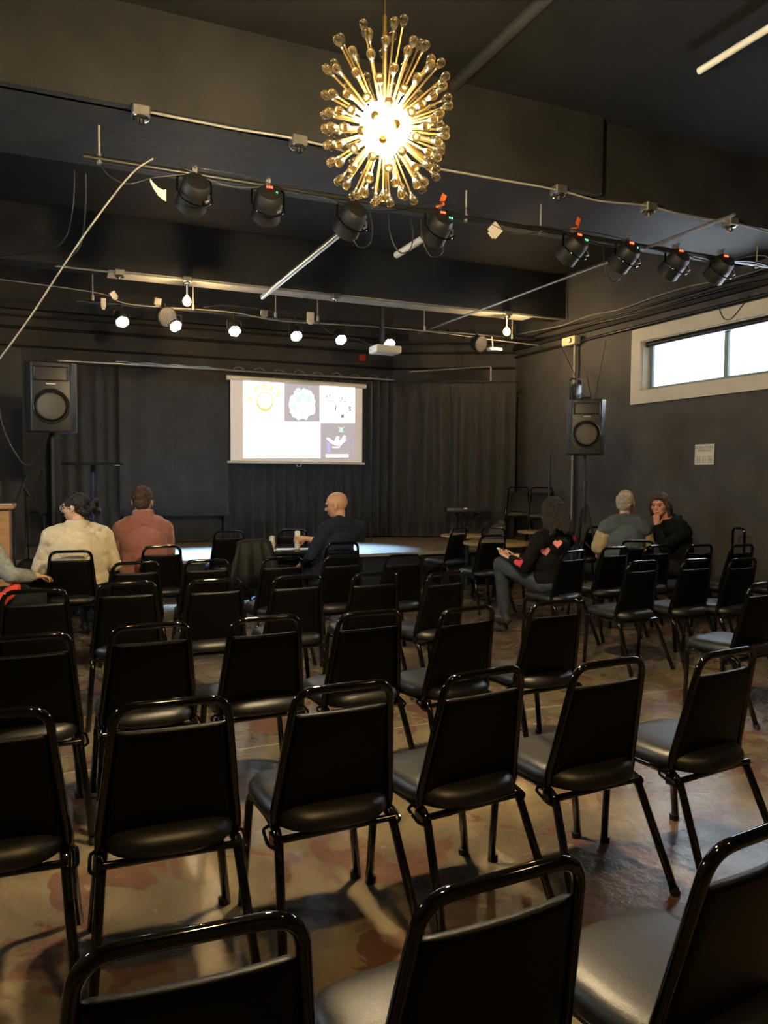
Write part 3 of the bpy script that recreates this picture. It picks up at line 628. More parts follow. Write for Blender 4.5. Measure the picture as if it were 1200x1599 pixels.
b = NB(); cyl(b, (.1, 9.90, 3.965), (7.3, 9.88, 3.965), .012); tag(finish('conduit_pipe', b, M_conduit, smooth=True), 'straight pale conduit along the lower edge of the far beam', 'conduit')
cable('conduit_wire', [(-.6, 10.2, 3.82), (.6, 10.36, 3.80), (1.0, 10.38, 3.70), (2.2, 10.38, 3.72), (3.0, 10.38, 3.66), (4.1, 10.38, 3.69), (5.2, 10.38, 3.70), (6.4, 10.38, 3.66), (7.2, 10.3, 3.62)], .0065, M_conduit, 'pale cable swagging along the far lighting pipe', 'cable')
cable('cable_loop', [(1.9, 10.36, 3.74), (2.2, 10.36, 3.80), (2.9, 10.36, 3.78), (3.4, 10.36, 3.72), (3.7, 10.36, 3.55), (4.1, 10.36, 3.50), (4.4, 10.36, 3.40)], .007, M_darkpipe, 'dark cable drooping from the far pipe to the projector', 'cable')
# poles and tubes running along the room depth
pipe('ceiling_pole', (2.48, 6.55, 3.76), (2.48, 9.52, 3.76), .030, M_steel, 'thick shiny steel pole above the screen, left of the projector post')
pipe('ceiling_pole', (5.32, 4.85, 3.76), (5.32, 10.85, 3.76), .014, M_steel, 'long thin steel pole running back to the projector side')
pipe('ceiling_tube', (3.12, 6.25, 3.68), (3.12, 6.88, 3.68), .032, M_white, 'short pale tube hanging below the chandelier side', 'tube')
pipe('ceiling_tube', (4.48, 2.6, 4.57), (4.48, 4.45, 4.57), .026, M_white, 'pale fluorescent tube at the top right of the ceiling', 'tube')
pipe('ceiling_tube', (2.96, 3.0, 4.61), (2.96, 5.45, 4.61), .045, M_beam, 'dark painted pipe on the ceiling right of the chandelier')
# projector on post
b = empty('projector', (4.50, 10.3, 3.36), 0, 'white projector hanging on a black post', 'projector'); pj = b
b = NB(); bbox(b, (0, 0, 0), (.40, .30, .11), .025, 3); finish('projector_body', b, M_white, pj, True)
b = NB(); lathe(b, [(.035, 0), (.04, .02)], seg=18, M=Matrix.Translation((.1, .15, 0)) @ Matrix.Rotation(-PI/2, 4, 'X')); finish('lens', b, M_gloss, pj, True)
b = NB(); box(b, (-.02, 0, .06), (.14, .12, .02)); finish('mount_plate', b, M_black, pj)
b = NB(); box(b, (0, 0, .32), (.05, .05, .52))
pst = empty('projector_post', (4.46, 10.33, 3.43), 0, 'black punched steel post holding the projector', 'post')
b.free(); b = NB(); box(b, (0, 0, .49), (.055, .055, .98)); finish('post', b, M_black, pst); b = NB(); box(b, (0, 0, .92), (.18, .03, .05)); 
for k in (-1, 0, 1): cyl(b, (k*.07, -.04, .92+.02*(k == 0)), (k*.07, .0, .92), .014, 8)
finish('bracket', b, M_darkpipe, pst)
b = NB(); bbox(b, (6.38, 10.36, 3.51), (.22, .14, .05), .018, 2); cyl(b, (6.38, 10.40, 3.52), (6.38, 10.44, 3.72), .008, 8); tag(finish('small_white_fixture', b, M_white, smooth=True), 'small white oblong device under the right warm bulb', 'device')
b = NB(); bbox(b, (4.90, 12.17, 3.53), (.12, .06, .12), .01, 1); tag(finish('alarm_box', b, M_redbox), 'small red alarm box high on the back wall', 'alarm')
# connectors and straps
def conn(loc, s, rot, m, label, name='hanging_connector', cat='connector'):
    b = NB(); bbox(b, (0, 0, 0), s, .006, 1); box(b, (0, 0, -s[2]*.55), (s[0]*.6, s[1]*.6, s[2]*.25)); o = finish(name, b, m); o.location = loc; o.rotation_euler = rot; return tag(o, label, cat)
conn((3.60, 5.86, 3.69), (.11, .03, .10), (.2, .7, .1), M_trim, 'tilted square pale adapter hanging right of the chandelier', 'adapter_box', 'adapter')
conn((.78, 10.35, 3.79), (.08, .05, .09), (.1, -.6, 0), M_steel, 'tilted grey connector above the leftmost lit stage light')
conn((.66, 10.35, 3.68), (.06, .05, .12), (0, 0, 0), M_trim, 'upright pinkish connector left of the leftmost lit stage light')
conn((1.32, 10.35, 3.76), (.09, .05, .09), (0, .1, 0), M_steel, 'dull grey connector left of the dotted round fixture')
conn((2.72, 10.35, 3.74), (.10, .04, .08), (0, 0, 0), M_steel, 'small grey box on the far pipe over the screen'); conn((3.38, 10.35, 3.74), (.10, .04, .14), (0, 0, 0), M_trim, 'larger grey box on the far pipe right of the screen centre')
b = NB(); P = [V((.70, 5.85, 3.66)), V((.72, 5.84, 3.62)), V((.75, 5.84, 3.585)), V((.79, 5.84, 3.565)), V((.81, 5.84, 3.565))]
for i in range(4): 
    w0, w1 = .012+.008*i, .012+.008*(i+1); quad(b, P[i]+V((-.0, 0, w0)), P[i]-V((0, 0, w0)), P[i+1]-V((0, 0, w1)), P[i+1]+V((0, 0, w1)))
o = finish('white_strap', b, M_white); md = o.modifiers.new('s', 'SOLIDIFY'); md.thickness = .004; tag(o, 'small curled white strap hanging left of the leftmost dark stage light', 'strap')
# ------------------------------------------------------------ loose cables
cable('hanging_cable', [(.66, 5.35, 3.62), (.52, 5.36, 3.50), (.28, 5.4, 3.16), (.08, 5.5, 2.85), (-.12, 5.55, 2.52), (-.35, 5.65, 2.20), (-.6, 5.8, 1.95)], .0058, M_conduit, 'long pale cable sweeping diagonally down at the left', 'cable')
cable('hanging_cable', [(.22, 6.6, 3.92), (.20, 6.7, 3.6), (.12, 7.0, 3.45), (-.1, 7.6, 3.50), (-.6, 8.8, 3.7)], .006, M_darkpipe, 'thin dark cable drooping at upper left, nearer the edge', 'cable')
cable('hanging_cable', [(.30, 6.6, 3.92), (.30, 6.7, 3.66), (.26, 6.9, 3.42), (.12, 7.3, 3.36), (-.1, 8.2, 3.5), (-.5, 9.4, 3.75)], .006, M_darkpipe, 'thin dark cable drooping at upper left, second from the edge', 'cable')
cable('hanging_cable', [(.36, 5.9, 3.76), (.42, 5.88, 3.66), (.55, 5.88, 3.62), (.75, 5.88, 3.70), (1.0, 5.88, 3.76)], .006, M_darkpipe, 'dark cable sagging from the left hanger rod', 'cable')
cx = [(.9, 3.80), (1.3, 3.72), (1.8, 3.78), (2.4, 3.70), (3.0, 3.79), (3.6, 3.75), (4.2, 3.79), (4.8, 3.72), (5.5, 3.78), (6.1, 3.72), (6.7, 3.78), (7.3, 3.72)]
cable('pipe_cable', [(x, 5.87+.02*(k % 2), z) for k, (x, z) in enumerate(cx)], .008, M_darkpipe, 'dark cable wound along the near lighting pipe', 'cable')
cable('pipe_cable', [(x+.15, 5.84, z+.08*math.sin(k*2.1)) for k, (x, z) in enumerate(cx)], .003, M_darkpipe, 'thin pale cable strung along the near lighting pipe', 'cable')
for x0, l in ((2.35, 'thin cable loop hanging below the chandelier'), (2.72, 'thin cable loop hanging right under the chandelier'), (4.95, 'cable loop hanging under the thin pole at right'), (3.02, 'cable loop below the orange-tagged light right of the chandelier')):
    cable('cable_loop', [(x0-.10, 5.95, 3.72), (x0-.08, 5.95, 3.55), (x0, 5.95, 3.42), (x0+.10, 5.95, 3.45), (x0+.13, 5.95, 3.58), (x0+.10, 5.95, 3.72)], .005, M_darkpipe, l, 'cable')
# side wall conduits
XW = 7.36
def wallpipe(z0, z1, r, m, label, y0=2.0, y1=11.28, x=XW, n=14, wob=.012, seed=0):
    rr = random.Random(seed); P = [(x-abs(rr.uniform(0, wob)), y0+(y1-y0)*k/n, z0+(z1-z0)*k/n+rr.uniform(-wob, wob)) for k in range(n+1)]
    return cable('wall_conduit', P, r, m, label, 'conduit', sub=3)
wallpipe(3.60, 3.58, .020, M_darkpipe, 'dark straight pipe along the side wall just above the window', wob=.0, seed=1)
wallpipe(3.80, 3.86, .014, M_darkpipe, 'dark cable on the side wall, middle of three runs', seed=2, wob=.02); wallpipe(3.85, 3.93, .009, M_conduit, 'pale cable on the side wall, highest of three runs', seed=3, wob=.03)
wallpipe(3.72, 3.78, .018, M_darkpipe, 'thick dark cable on the side wall, lowest of three runs', seed=4, wob=.02)
cable('wall_cable', [(7.34, 6.9, 3.6), (7.34, 6.82, 3.44), (7.34, 6.72, 3.40), (7.34, 6.62, 3.46), (7.34, 6.45, 3.62)], .006, M_darkpipe, 'thin cable dipping over the window casing at right', 'cable')
# back wall pipe runs
def backpipe(z, r, label, m=M_darkpipe): 
    b = NB(); tube(b, [(-2.4, 12.17, z-.02), (5.44, 12.17, z+.02), (7.36, 11.27, z+.04)], r, 8); tag(finish('wall_conduit', b, m, smooth=True), label, 'conduit')
backpipe(3.36, .016, 'thin dark pipe across the back wall just above the drapes'); backpipe(3.62, .022, 'thicker dark pipe across the back wall below the lights'); backpipe(3.78, .016, 'dark cable run across the back wall, highest of three')
b = NB(); box(b, (2.0, 12.14, 3.92), (8.8, .12, .12)); tag(finish('wall_ledge', b, M_beam), 'dark timber ledge along the top of the back wall', 'ledge')
# vertical conduit, emergency light, paper sign
b = NB(); cyl(b, (7.33, 9.60, .5), (7.33, 9.60, 3.58), .022, 12); tag(finish('vertical_conduit', b, M_conduit, smooth=True), 'upright pale conduit on the side wall behind the right loudspeaker', 'conduit')
el = empty('emergency_light', (7.30, 9.66, 3.60), 0, 'ivory emergency light box on the side wall above the right loudspeaker', 'light')
b = NB(); bbox(b, (0, 0, 0), (.12, .32, .13), .02, 2); finish('case', b, M_emer, el, True); b = NB(); lathe(b, [(.035, 0), (.04, .03), (.03, .04)], seg=16, M=Matrix.Translation((-.06, -.06, 0)) @ Matrix.Rotation(-PI/2, 4, 'Y')); finish('lamp_head', b, M_white, el, True)
sg = empty('paper_sign', (7.385, 7.09, 1.83), 0, 'small white printed sheet pinned to the side wall under the window', 'sign')
b = NB(); box(b, (0, 0, 0), (.004, .30, .25)); finish('sheet', b, M_paper, sg)
def txt(s, size, loc, rot, m, parent, name='lettering', ext=.0006):
    c = bpy.data.curves.new(name, 'FONT'); c.body = s; c.size = size; c.extrude = ext; c.align_x = 'CENTER'; o = bpy.data.objects.new(name, c); COL.objects.link(o)
    dg = bpy.context.evaluated_depsgraph_get(); me = bpy.data.meshes.new_from_object(o.evaluated_get(dg)); bpy.data.objects.remove(o)
    o = bpy.data.objects.new(name, me); COL.objects.link(o); me.materials.clear(); me.materials.append(m); o.parent = parent; o.location = loc; o.rotation_euler = rot; return o
RS = (PI/2, 0, -PI/2)
txt('DONATIONS', .048, (-.004, 0, .072), RS, M_ink, sg); txt('APPRECIATED', .034, (-.004, 0, .036), RS, M_ink, sg)
for k, mm in ((-1, M_ink), (0, mat('faded_purple_ink', (.38, .30, .42), .8)), (1, M_ink)):
    b = NB()
    for i in range(5):
        for j in range(2): box(b, (0, k*.09+(j-.5)*.034, -.025-.018*i), (.002, .028, .007))
    o = finish('text_column', b, mm, sg); o.location = (-.003, 0, 0)
# ------------------------------------------------------------ loudspeakers
def loudspeaker(loc, rz, label, h=.68, sc=1):
    t = empty('loudspeaker', loc, rz, label, 'loudspeaker', 'loudspeakers on stands'); t.scale = (sc, sc, sc)
    b = NB(); b2 = NB(); prism(b2, [(-.178, -.20), (.178, -.20), (.235, -.12), (.225, .03), (.13, .19), (-.13, .19), (-.225, .03), (-.235, -.12)], 0, h)
    bmesh.ops.bevel(b2, geom=b2.edges[:], offset=.016, segments=3, affect='EDGES', profile=.5); merge(b, b2); finish('cabinet', b, M_plastic, t, True)
    b = NB()                                                     # horn: flared recess
    o_ = [(-.155, .065), (.155, .065), (.155, -.065), (-.155, -.065)]; i_ = [(-.05, .03), (.05, .03), (.05, -.03), (-.05, -.03)]; zc = h-.115
    O = [b.verts.new((x, -.206, zc+z)) for x, z in o_]; O2 = [b.verts.new((x*1.05, -.2, zc+z*1.1)) for x, z in o_]; I = [b.verts.new((x, -.17, zc+z)) for x, z in i_]
    for k in range(4): b.faces.new((O[k], O[(k+1) % 4], I[(k+1) % 4], I[k])); b.faces.new((O2[k], O2[(k+1) % 4], O[(k+1) % 4], O[k]))
    b.faces.new(I); finish('horn', b, M_black, t)
    b = NB(); Ry = Matrix.Translation((0, -.198, .25)) @ Matrix.Rotation(PI/2, 4, 'X'); lathe(b, [(.172, 0), (.171, .012), (.162, .018), (.152, .010), (.150, -.0)], seg=40, M=Ry); finish('woofer_ring', b, M_plastic, t, True)
    b = NB(); lathe(b, [(.149, .002), (.12, .010), (.06, .015), (.01, .017)], seg=40, M=Ry); finish('woofer_grille', b, M_grille, t, 'all')
    b = NB(); box(b, (0, -.205, .465), (.085, .006, .010)); finish('badge', b, M_white, t)
    b = NB(); tube(b, fillet([(-.06, .0, h), (-.06, .0, h+.035), (.06, .0, h+.035), (.06, .0, h)], .02, 4), .012, 8); finish('top_handle', b, M_black, t, True); return t
def stand(loc, top, label, rz=0, hub=.75, sp=.46, group='tripod loudspeaker stands'):
    t = empty('speaker_stand', loc, rz, label, 'speaker stand', group); z0 = loc[2]
    b = NB(); cyl(b, (0, 0, hub-.2), (0, 0, hub+.25), .024, 14); cyl(b, (0, 0, hub+.2), (0, 0, top-z0), .018, 14); finish('pole', b, M_black, t, True)
    b = NB(); cyl(b, (0, 0, hub-.04), (0, 0, hub+.03), .036, 14); cyl(b, (0, 0, hub+.22), (0, 0, hub+.29), .034, 14); cyl(b, (.03, 0, hub+.25), (.08, 0, hub+.25), .014, 8); finish('collar', b, M_plastic, t, True)
    for k in range(3):
        a = k*2*PI/3+.35; c, s = math.cos(a), math.sin(a); b = NB(); tube(b, [(.03*c, .03*s, hub), (sp*c, sp*s, .03)], .014, 8); tube(b, [(.02*c, .02*s, hub-.42), (sp*.52*c, sp*.52*s, hub*.52)], .009, 6); lg = finish('leg', b, M_black, t, True)
        b = NB(); bmesh.ops.create_uvsphere(b, u_segments=8, v_segments=6, radius=.022, matrix=Matrix.Translation((sp*c, sp*s, .024))); finish('rubber_foot', b, M_black, lg)
    return t
loudspeaker((.04, 8.36, 1.945), math.radians(-2), 'large black loudspeaker at the left, beside the short drapes')
loudspeaker((5.74, 7.30, 1.80), math.radians(-33), 'black loudspeaker on a tripod at right, near the side wall', sc=.93)
stand((.04, 8.36, 0), 1.945, 'tripod stand under the left loudspeaker behind the cream-fleece person', .2, .62); stand((5.74, 7.30, 0), 1.80, 'black tripod stand under the right loudspeaker', .9, 1.20, sp=.34)
# small spot clamped above the right speaker, plus a folded stand pole beside
sf = empty('clamp_spot', (6.36, 8.3, 2.50), 0, 'small black spot and handle standing above the right loudspeaker', 'spot'); b = NB(); bbox(b, (0, 0, .13), (.12, .12, .26), .03, 2); finish('spot_body', b, M_darkpipe, sf, True)
b = NB(); tube(b, fillet([(-.09, 0, .0), (-.09, 0, .33), (.09, 0, .33), (.09, 0, .0)], .04, 4), .012, 8); finish('bracket', b, M_black, sf, True)
b = NB(); cyl(b, (0, 0, -2.5), (0, 0, .02), .020, 12); finish('pole', b, M_darkpipe, sf, True)
pipe('stand_pole', (6.15, 8.55, 0), (6.15, 8.55, 1.85), .016, M_darkpipe, 'thin dark upright pole left of the right loudspeaker stand', 'pole')
cable('speaker_cable', [(7.3, 9.9, 3.55), (6.9, 9.0, 2.95), (6.2, 7.9, 2.5), (5.8, 7.4, 2.35)], .006, M_darkpipe, 'thin cable running down to the right loudspeaker', 'cable')
cable('speaker_cable', [(7.33, 8.9, 3.5), (7.25, 8.95, 2.9), (7.0, 8.7, 2.62), (6.7, 8.4, 2.6), (6.45, 8.2, 2.9)], .005, M_darkpipe, 'thin cable looping right of the right loudspeaker', 'cable')
# ------------------------------------------------------------ left side equipment
ht = empty('high_table', (.45, 9.05, 0), 0, 'tall thin black cocktail table behind the cream-fleece person', 'table')
b = NB(); lathe(b, [(.32, 1.635), (.325, 1.64), (.325, 1.66), (.32, 1.662)], seg=40); finish('tabletop', b, M_blacktop, ht, True); b = NB(); cyl(b, (0, 0, 0.02), (0, 0, 1.64), .022); finish('pole', b, mat('blue_lit_pole', (.03, .04, .12), .3), ht, True)  # pole colour carries the blue light falling on it
b = NB(); lathe(b, [(.25, 0), (.25, .015), (.05, .04)], seg=30); finish('base', b, M_black, ht, True)
le = empty('lectern', (-.62, 8.05, 0), 0, 'plain plywood lectern cut by the left edge', 'lectern')
b = NB(); box(b, (-.27, 0, .61), (.03, .5, 1.22)); box(b, (.27, 0, .61), (.03, .5, 1.22)); finish('side_panel', b, M_wood, le)
b = NB(); box(b, (0, -.235, .61), (.52, .025, 1.22)); finish('front_panel', b, M_wood, le); b = NB(); bbox(b, (0, 0, 1.235), (.66, .58, .04), .006, 1); finish('top', b, M_wood, le)
b = NB(); box(b, (0, 0, .7), (.5, .44, .02)); finish('shelf', b, M_wood, le)
o = NB(); bbox(o, (-.66, 8.05, 1.36), (.50, .34, .19), .01, 2); am = tag(finish('amplifier', o, M_plastic, smooth=True), 'black amplifier standing on the plywood lectern', 'amplifier')
b = NB(); box(b, (-.60, 7.876, 1.36), (.05, .004, .025)); finish('label_plate', b, M_white, am); b = NB(); box(b, (-.66, 8.05, 1.459), (.49, .33, .006)); finish('top_trim', b, M_steel, am)
b = NB(); box(b, (-.46, 7.83, 1.26), (.30, .10, .006)); tag(finish('paper_sheet', b, M_paper), 'sheet of paper on the front edge of the lectern', 'paper')
def micstand(loc, h, lean, label, blue=False):
    t = empty('microphone_stand', loc, 0, label, 'microphone stand', 'microphone stands at the left')
    b = NB(); cyl(b, (0, 0, .03), (0, 0, h), .009, 8); finish('pole', b, M_darkpipe, t, True)
    b = NB(); tube(b, [(0, 0, h-.02), (lean, -.1, h+.25)], .007, 8); cyl(b, (0, 0, h-.05), (0, 0, h+.03), .018, 8); finish('boom', b, M_darkpipe, t, True)
    b = NB()
    for k in range(3):
        a = k*2*PI/3; tube(b, [(0, 0, .22), (.28*math.cos(a), .28*math.sin(a), .02)], .009, 6)
    finish('tripod_base', b, M_black, t, True); b = NB(); tube(b, [(lean, -.1, h+.25), (lean*1.25, -.13, h+.33)], .016, 8); finish('microphone', b, M_darkpipe, t, True)
micstand((-.2, 8.9, 0), 1.25, .12, 'microphone stand between lectern and left loudspeaker stand'); micstand((-.05, 9.2, 0), 1.05, -.15, 'lower microphone stand behind the left loudspeaker stand'); micstand((-.35, 9.3, 0), 1.2, .1, 'tallest microphone stand, farthest back at the left near the stage')
cable('hanging_cable', [(-.42, 8.3, 2.2), (-.40, 8.3, 2.0), (-.30, 8.3, 1.75), (-.18, 8.3, 1.62), (-.05, 8.25, 1.8), (.0, 8.2, 1.93)], .010, M_darkpipe, 'dark cable drooping left of the left loudspeaker', 'cable')
b = NB(); box(b, (-.45, 10.4, 1.75), (.35, .3, 2.5)); tag(finish('equipment_rack', b, M_black), 'dark upright rack on the stage behind the left loudspeaker', 'rack')
bgp = empty('equipment_bag', (.0, 8.6, 0), 0, 'dark heap of soft equipment bags under the left loudspeaker', 'bag')
b = NB()
for p, s in (((0, 0, .25), (.32, .22, .28)), ((.12, .1, .55), (.22, .18, .16)), ((-.2, .1, .45), (.16, .16, .22))): bmesh.ops.create_icosphere(b, subdivisions=3, radius=1, matrix=Matrix.Translation(p) @ Matrix.Diagonal((*s, 1)))
finish('bag_body', b, mat('dark_cloth', (.02, .02, .022), .8, noise=.4, nscale=8), bgp, 'all')
# stage right corner: keyboard on stand, dark bag, small case
kb = empty('keyboard_stand', (6.15, 10.75, ST), math.radians(-20), 'black keyboard on a stand at the right end of the stage', 'keyboard')
b = NB(); bbox(b, (0, 0, .50), (.70, .30, .08), .012, 2); finish('keyboard', b, M_plastic, kb, True); b = NB()
for s in (-1, 1): tube(b, [(s*.25, -.14, .0), (-s*.25*.2, .0, .25), (s*.2, .12, .46)], .014, 6)
tube(b, [(-.26, .12, .01), (.26, -.12, .45)], .012, 6); finish('crossed_legs', b, M_black, kb, True); b = NB(); box(b, (-.05, -.152, .53), (.05, .004, .02)); finish('lit_switch', b, M_white, kb)
b = NB()
for p, s in (((6.62, 10.55, ST+.14), (.17, .14, .14)), ((6.72, 10.62, ST+.26), (.08, .08, .07))): bmesh.ops.create_icosphere(b, subdivisions=3, radius=1, matrix=Matrix.Translation(p) @ Matrix.Diagonal((*s, 1)))
tag(finish('soft_bag', b, mat('grey_bag_cloth', (.07, .065, .06), .7, noise=.5, nscale=9), smooth='all'), 'grey soft bag on the stage beside the keyboard stand', 'bag')
b = NB(); bbox(b, (4.42, 11.25, ST+.17), (.26, .22, .32), .02, 2); lc = tag(finish('equipment_case', b, M_black, smooth=True), 'small dark case on the stage right of the bald person', 'case')
pipe('stage_pole', (4.63, 11.1, ST), (4.63, 11.1, 3.0), .010, M_darkpipe, 'thin pale upright pole on the stage right of the bald person', 'pole')
# hand truck / folded stand with shiny wheel by the side wall
wh = empty('folded_trolley', (7.15, 6.35, 0), 0, 'folded black trolley with shiny handle by the side wall', 'trolley'); b = NB(); tube(b, fillet([(-.03, -.12, .0), (-.03, -.12, .98), (-.03, .04, .98), (-.03, .04, .0)], .05, 5), .014, 8); finish('frame', b, M_gloss, wh, True)
b = NB(); cyl(b, (.0, -.10, .09), (.0, -.06, .09), .08, 16); cyl(b, (.0, .0, .09), (.0, .04, .09), .08, 16); finish('wheel', b, M_black, wh, True)

# ------------------------------------------------------------ people
def cap(b, p0, p1, r0, r1=None, seg=14):
    r1 = r0 if r1 is None else r1; p0, p1 = V(p0), V(p1)
    if (p1-p0).length > 1e-4: tube(b, [p0, p1], r0, seg, rs=[r0, r1])
    for p, r in ((p0, r0), (p1, r1)): bmesh.ops.create_icosphere(b, subdivisions=2, radius=r, matrix=Matrix.Translation(p))
def ell(b, c, r, M=None):
    bmesh.ops.create_icosphere(b, subdivisions=3, radius=1, matrix=(M or Matrix()) @ Matrix.Translation(V(c)) @ Matrix.Diagonal((*r, 1)))
def skin_mesh(name, b, m, parent, vox, sm=4, disp=0, dscale=.05, seed=0):
    o = finish(name, b, m); md = o.modifiers.new('r', 'REMESH'); md.mode = 'VOXEL'; md.voxel_size = vox; md.use_smooth_shade = True
    if sm: s = o.modifiers.new('s', 'SMOOTH'); s.factor = .5; s.iterations = sm
    if disp:
        t = bpy.data.textures.new('folds', 'CLOUDS'); t.noise_scale = dscale; t.noise_depth = 2; d = o.modifiers.new('d', 'DISPLACE'); d.texture = t; d.strength = disp; d.mid_level = .5; d.texture_coords = 'LOCAL'
    bpy.context.view_layer.update(); dg = bpy.context.evaluated_depsgraph_get(); me = bpy.data.meshes.new_from_object(o.evaluated_get(dg))
    o.modifiers.clear(); old = o.data; o.data = me; me.name = name; bpy.data.meshes.remove(old)
    for p in me.polygons: p.use_smooth = True
    if parent: o.parent = parent
    return o
def hand(b, wrist, d, n, side, curl=.5, sc=1.0, spread=.12):
    """d = direction wrist->fingers, n = palm normal (curl direction), side = +1 thumb on d x n side"""
    w = V(wrist); d = V(d).normalized(); n = V(n); n = (n-d*n.dot(d)).normalized(); a = d.cross(n)*side
    M = Matrix((a, d, n)).transposed().to_4x4(); M.translation = w
    ell(b, (0, .048*sc, 0), (.038*sc, .050*sc, .016*sc), M); cap(b, w-d*.02, w+d*.03*sc, .025*sc, .024*sc)
    for i, (off, L) in enumerate(((.030, .92), (.010, 1.0), (-.010, .94), (-.029, .76))):
        p = w+d*.085*sc+a*off*sc; q = d+a*off*spread*10; q.normalize()
        for k, (sl, r) in enumerate(((.040, .0088), (.026, .0080), (.020, .0072))):
            ang = curl*(.55 if k == 0 else 1.0)*(1+.08*i); q = (q*math.cos(ang)+n*math.sin(ang)*1).normalized() if k == 0 else Matrix.Rotation(ang, 3, d.cross(n)) @ q
            e = p+q*sl*L*sc; cap(b, p, e, r*sc, r*.94*sc, 8); p = e
    p = w+d*.022*sc+a*.030*sc; q = (d*.65+a*.62+n*.35).normalized()
    for sl, r in ((.042, .0115), (.030, .0098), (.022, .0085)):
        e = p+q*sl*sc; cap(b, p, e, r*sc, r*.93*sc, 8); p = e; q = (q+n*.35*curl+d*.25).normalized()
def rotz(a): return Matrix.Rotation(math.radians(a), 4, 'Z')
def person(loc, ang, label, head_c, head_yaw, head_pitch, shoulders, elbows, wrists, hands, knees, ankles, skin, top_m, leg_m, girth=1, hair=None, hair_m=None, face=True, top_name='sweater', sleeve_end=.93, lean=(0, 0), glasses=False, shoe_m=None, collar=None, feet_yaw=(0, 0), head_roll=0, belly=1.0, noskinhands=(), hs=1.12, neck=.075, trap=1.0):
    """all joints in the sitter's own frame: origin on the floor under the pelvis, +Y forward"""
    root_loc = V(loc); b = NB(); pel = V((0, 0, .56)); ch = V((lean[0]*.7, lean[1]*.7-.01, .86)); nk = (V(shoulders[0])+V(shoulders[1]))/2+V((0, .0, neck))
    hc = V(head_c); HM = Matrix.Translation(hc) @ Matrix.Scale(hs, 4) @ rotz(head_yaw) @ Matrix.Rotation(math.radians(head_pitch), 4, 'X') @ Matrix.Rotation(math.radians(head_roll), 4, 'Y')
    # head
    ell(b, (0, -.012, .028), (.076, .096, .088), HM); ell(b, (0, .020, -.030), (.064, .068, .078), HM); ell(b, (0, .046, -.078), (.036, .034, .026), HM)
    ell(b, (0, .076, .030), (.052, .020, .012), HM)
    cap(b, HM @ V((0, .082, .018)), HM @ V((0, .104, -.022)), .008, .0135, 8); ell(b, (0, .086, -.028), (.018, .012, .009), HM)
    ell(b, (0, .078, -.053), (.024, .012, .0065), HM); ell(b, (0, .076, -.064), (.020, .012, .007), HM)
    for s in (-1, 1):
        ell(b, (s*.043, .060, -.018), (.022, .022, .022), HM); ell(b, (s*.078, -.006, -.004), (.008, .019, .031), HM @ Matrix.Rotation(.0, 4, 'Z')); ell(b, (s*.079, .003, -.028), (.006, .010, .012), HM)
    cap(b, nk-V((0, .0, .03)), HM @ V((0, -.022, -.055)), .058, .052)
    # torso
    cap(b, pel, ch, .105*girth**.5, .105*girth**.5); cap(b, ch+V((0, .02, 0)), nk-V((0, -.01, .16)), .10*girth**.5, .075)
    for i, s in ((0, -1), (1, 1)):
        sh, el_, wr = V(shoulders[i]), V(elbows[i]), V(wrists[i]); cap(b, nk-V((0, -.01, .10)), sh, .055, .050); cap(b, sh, el_, .050, .040); cap(b, el_, wr, .039, .027)
        if i not in noskinhands: hd, hn, curl = hands[i]; hand(b, wr, hd, hn, s if True else s, curl)
        hip = V((s*.09, .02, .545)); kn, an = V(knees[i]), V(ankles[i]); cap(b, pel, hip, .11, .10); cap(b, hip, kn, .085, .056); cap(b, kn, an, .055, .036); fd = rotz(feet_yaw[i]) @ V((0, .17, 0)); cap(b, an+V((0, -.03, -.045)), an+fd+V((0, 0, -.052)), .034, .026)
    root = skin_mesh('person', b, skin, None, .0058, 3); root.location = root_loc; root.rotation_euler = (0, 0, math.radians(ang)); tag(root, label, 'person', None)
    # top
    b = NB(); g = girth
    tw = .125*g
    ell(b, (0, .02*g, .60), (.205*g, (.155*g+.02)*belly, .15)); ell(b, V((lean[0]*.35, lean[1]*.35, .74)), (.200*g, .150*g*belly, .20)); ell(b, ch+V((0, 0, .0)), (.195*g, .140*g, .20)); ell(b, nk+V((0, 0, -.16)), (.185*g, .125*g, .13))
    cap(b, nk-V((0, .0, .06)), nk+V((0, 0, .005)), .080, .066)
    for i, s in ((0, -1), (1, 1)):
        sh, el_, wr = V(shoulders[i]), V(elbows[i]), V(wrists[i]); cap(b, nk-V((0, 0, .055)), sh, .082, .078*g**.5); cap(b, sh, el_, .076*g**.5, .060*g**.5); cap(b, el_, el_.lerp(wr, sleeve_end), .058*g**.5, .042*g**.4)
    for i in (0, 1):
        sh = V(shoulders[i]); cap(b, nk-V((0, 0, .035)), nk.lerp(sh, .62)-V((0, 0, .012)), .080*trap, .088*trap); cap(b, nk.lerp(sh, .55)-V((0, 0, .03)), sh-V((0, 0, .02)), .09*trap, .088*g**.5)
    if collar: tube(b, [nk-V((0, 0, .05)), nk+V((0, .01, collar*.5)), nk+V((0, .015, collar))], .08, 16, rs=[.112, .104, .100])
    top = skin_mesh(top_name, b, top_m, root, .0085, 9, .020, .07)
    # trousers
    b = NB(); ell(b, (0, .0, .545), (.19*max(1, g*.95), .16*max(1, g*.9), .10))
    for i, s in ((0, -1), (1, 1)):
        hip = V((s*.095, .02, .545)); kn, an = V(knees[i]), V(ankles[i]); cap(b, hip, kn, .105, .074); cap(b, kn, an+V((0, 0, .03)), .073, .056)
    skin_mesh('trousers', b, leg_m, root, .010, 3, .014, .06)
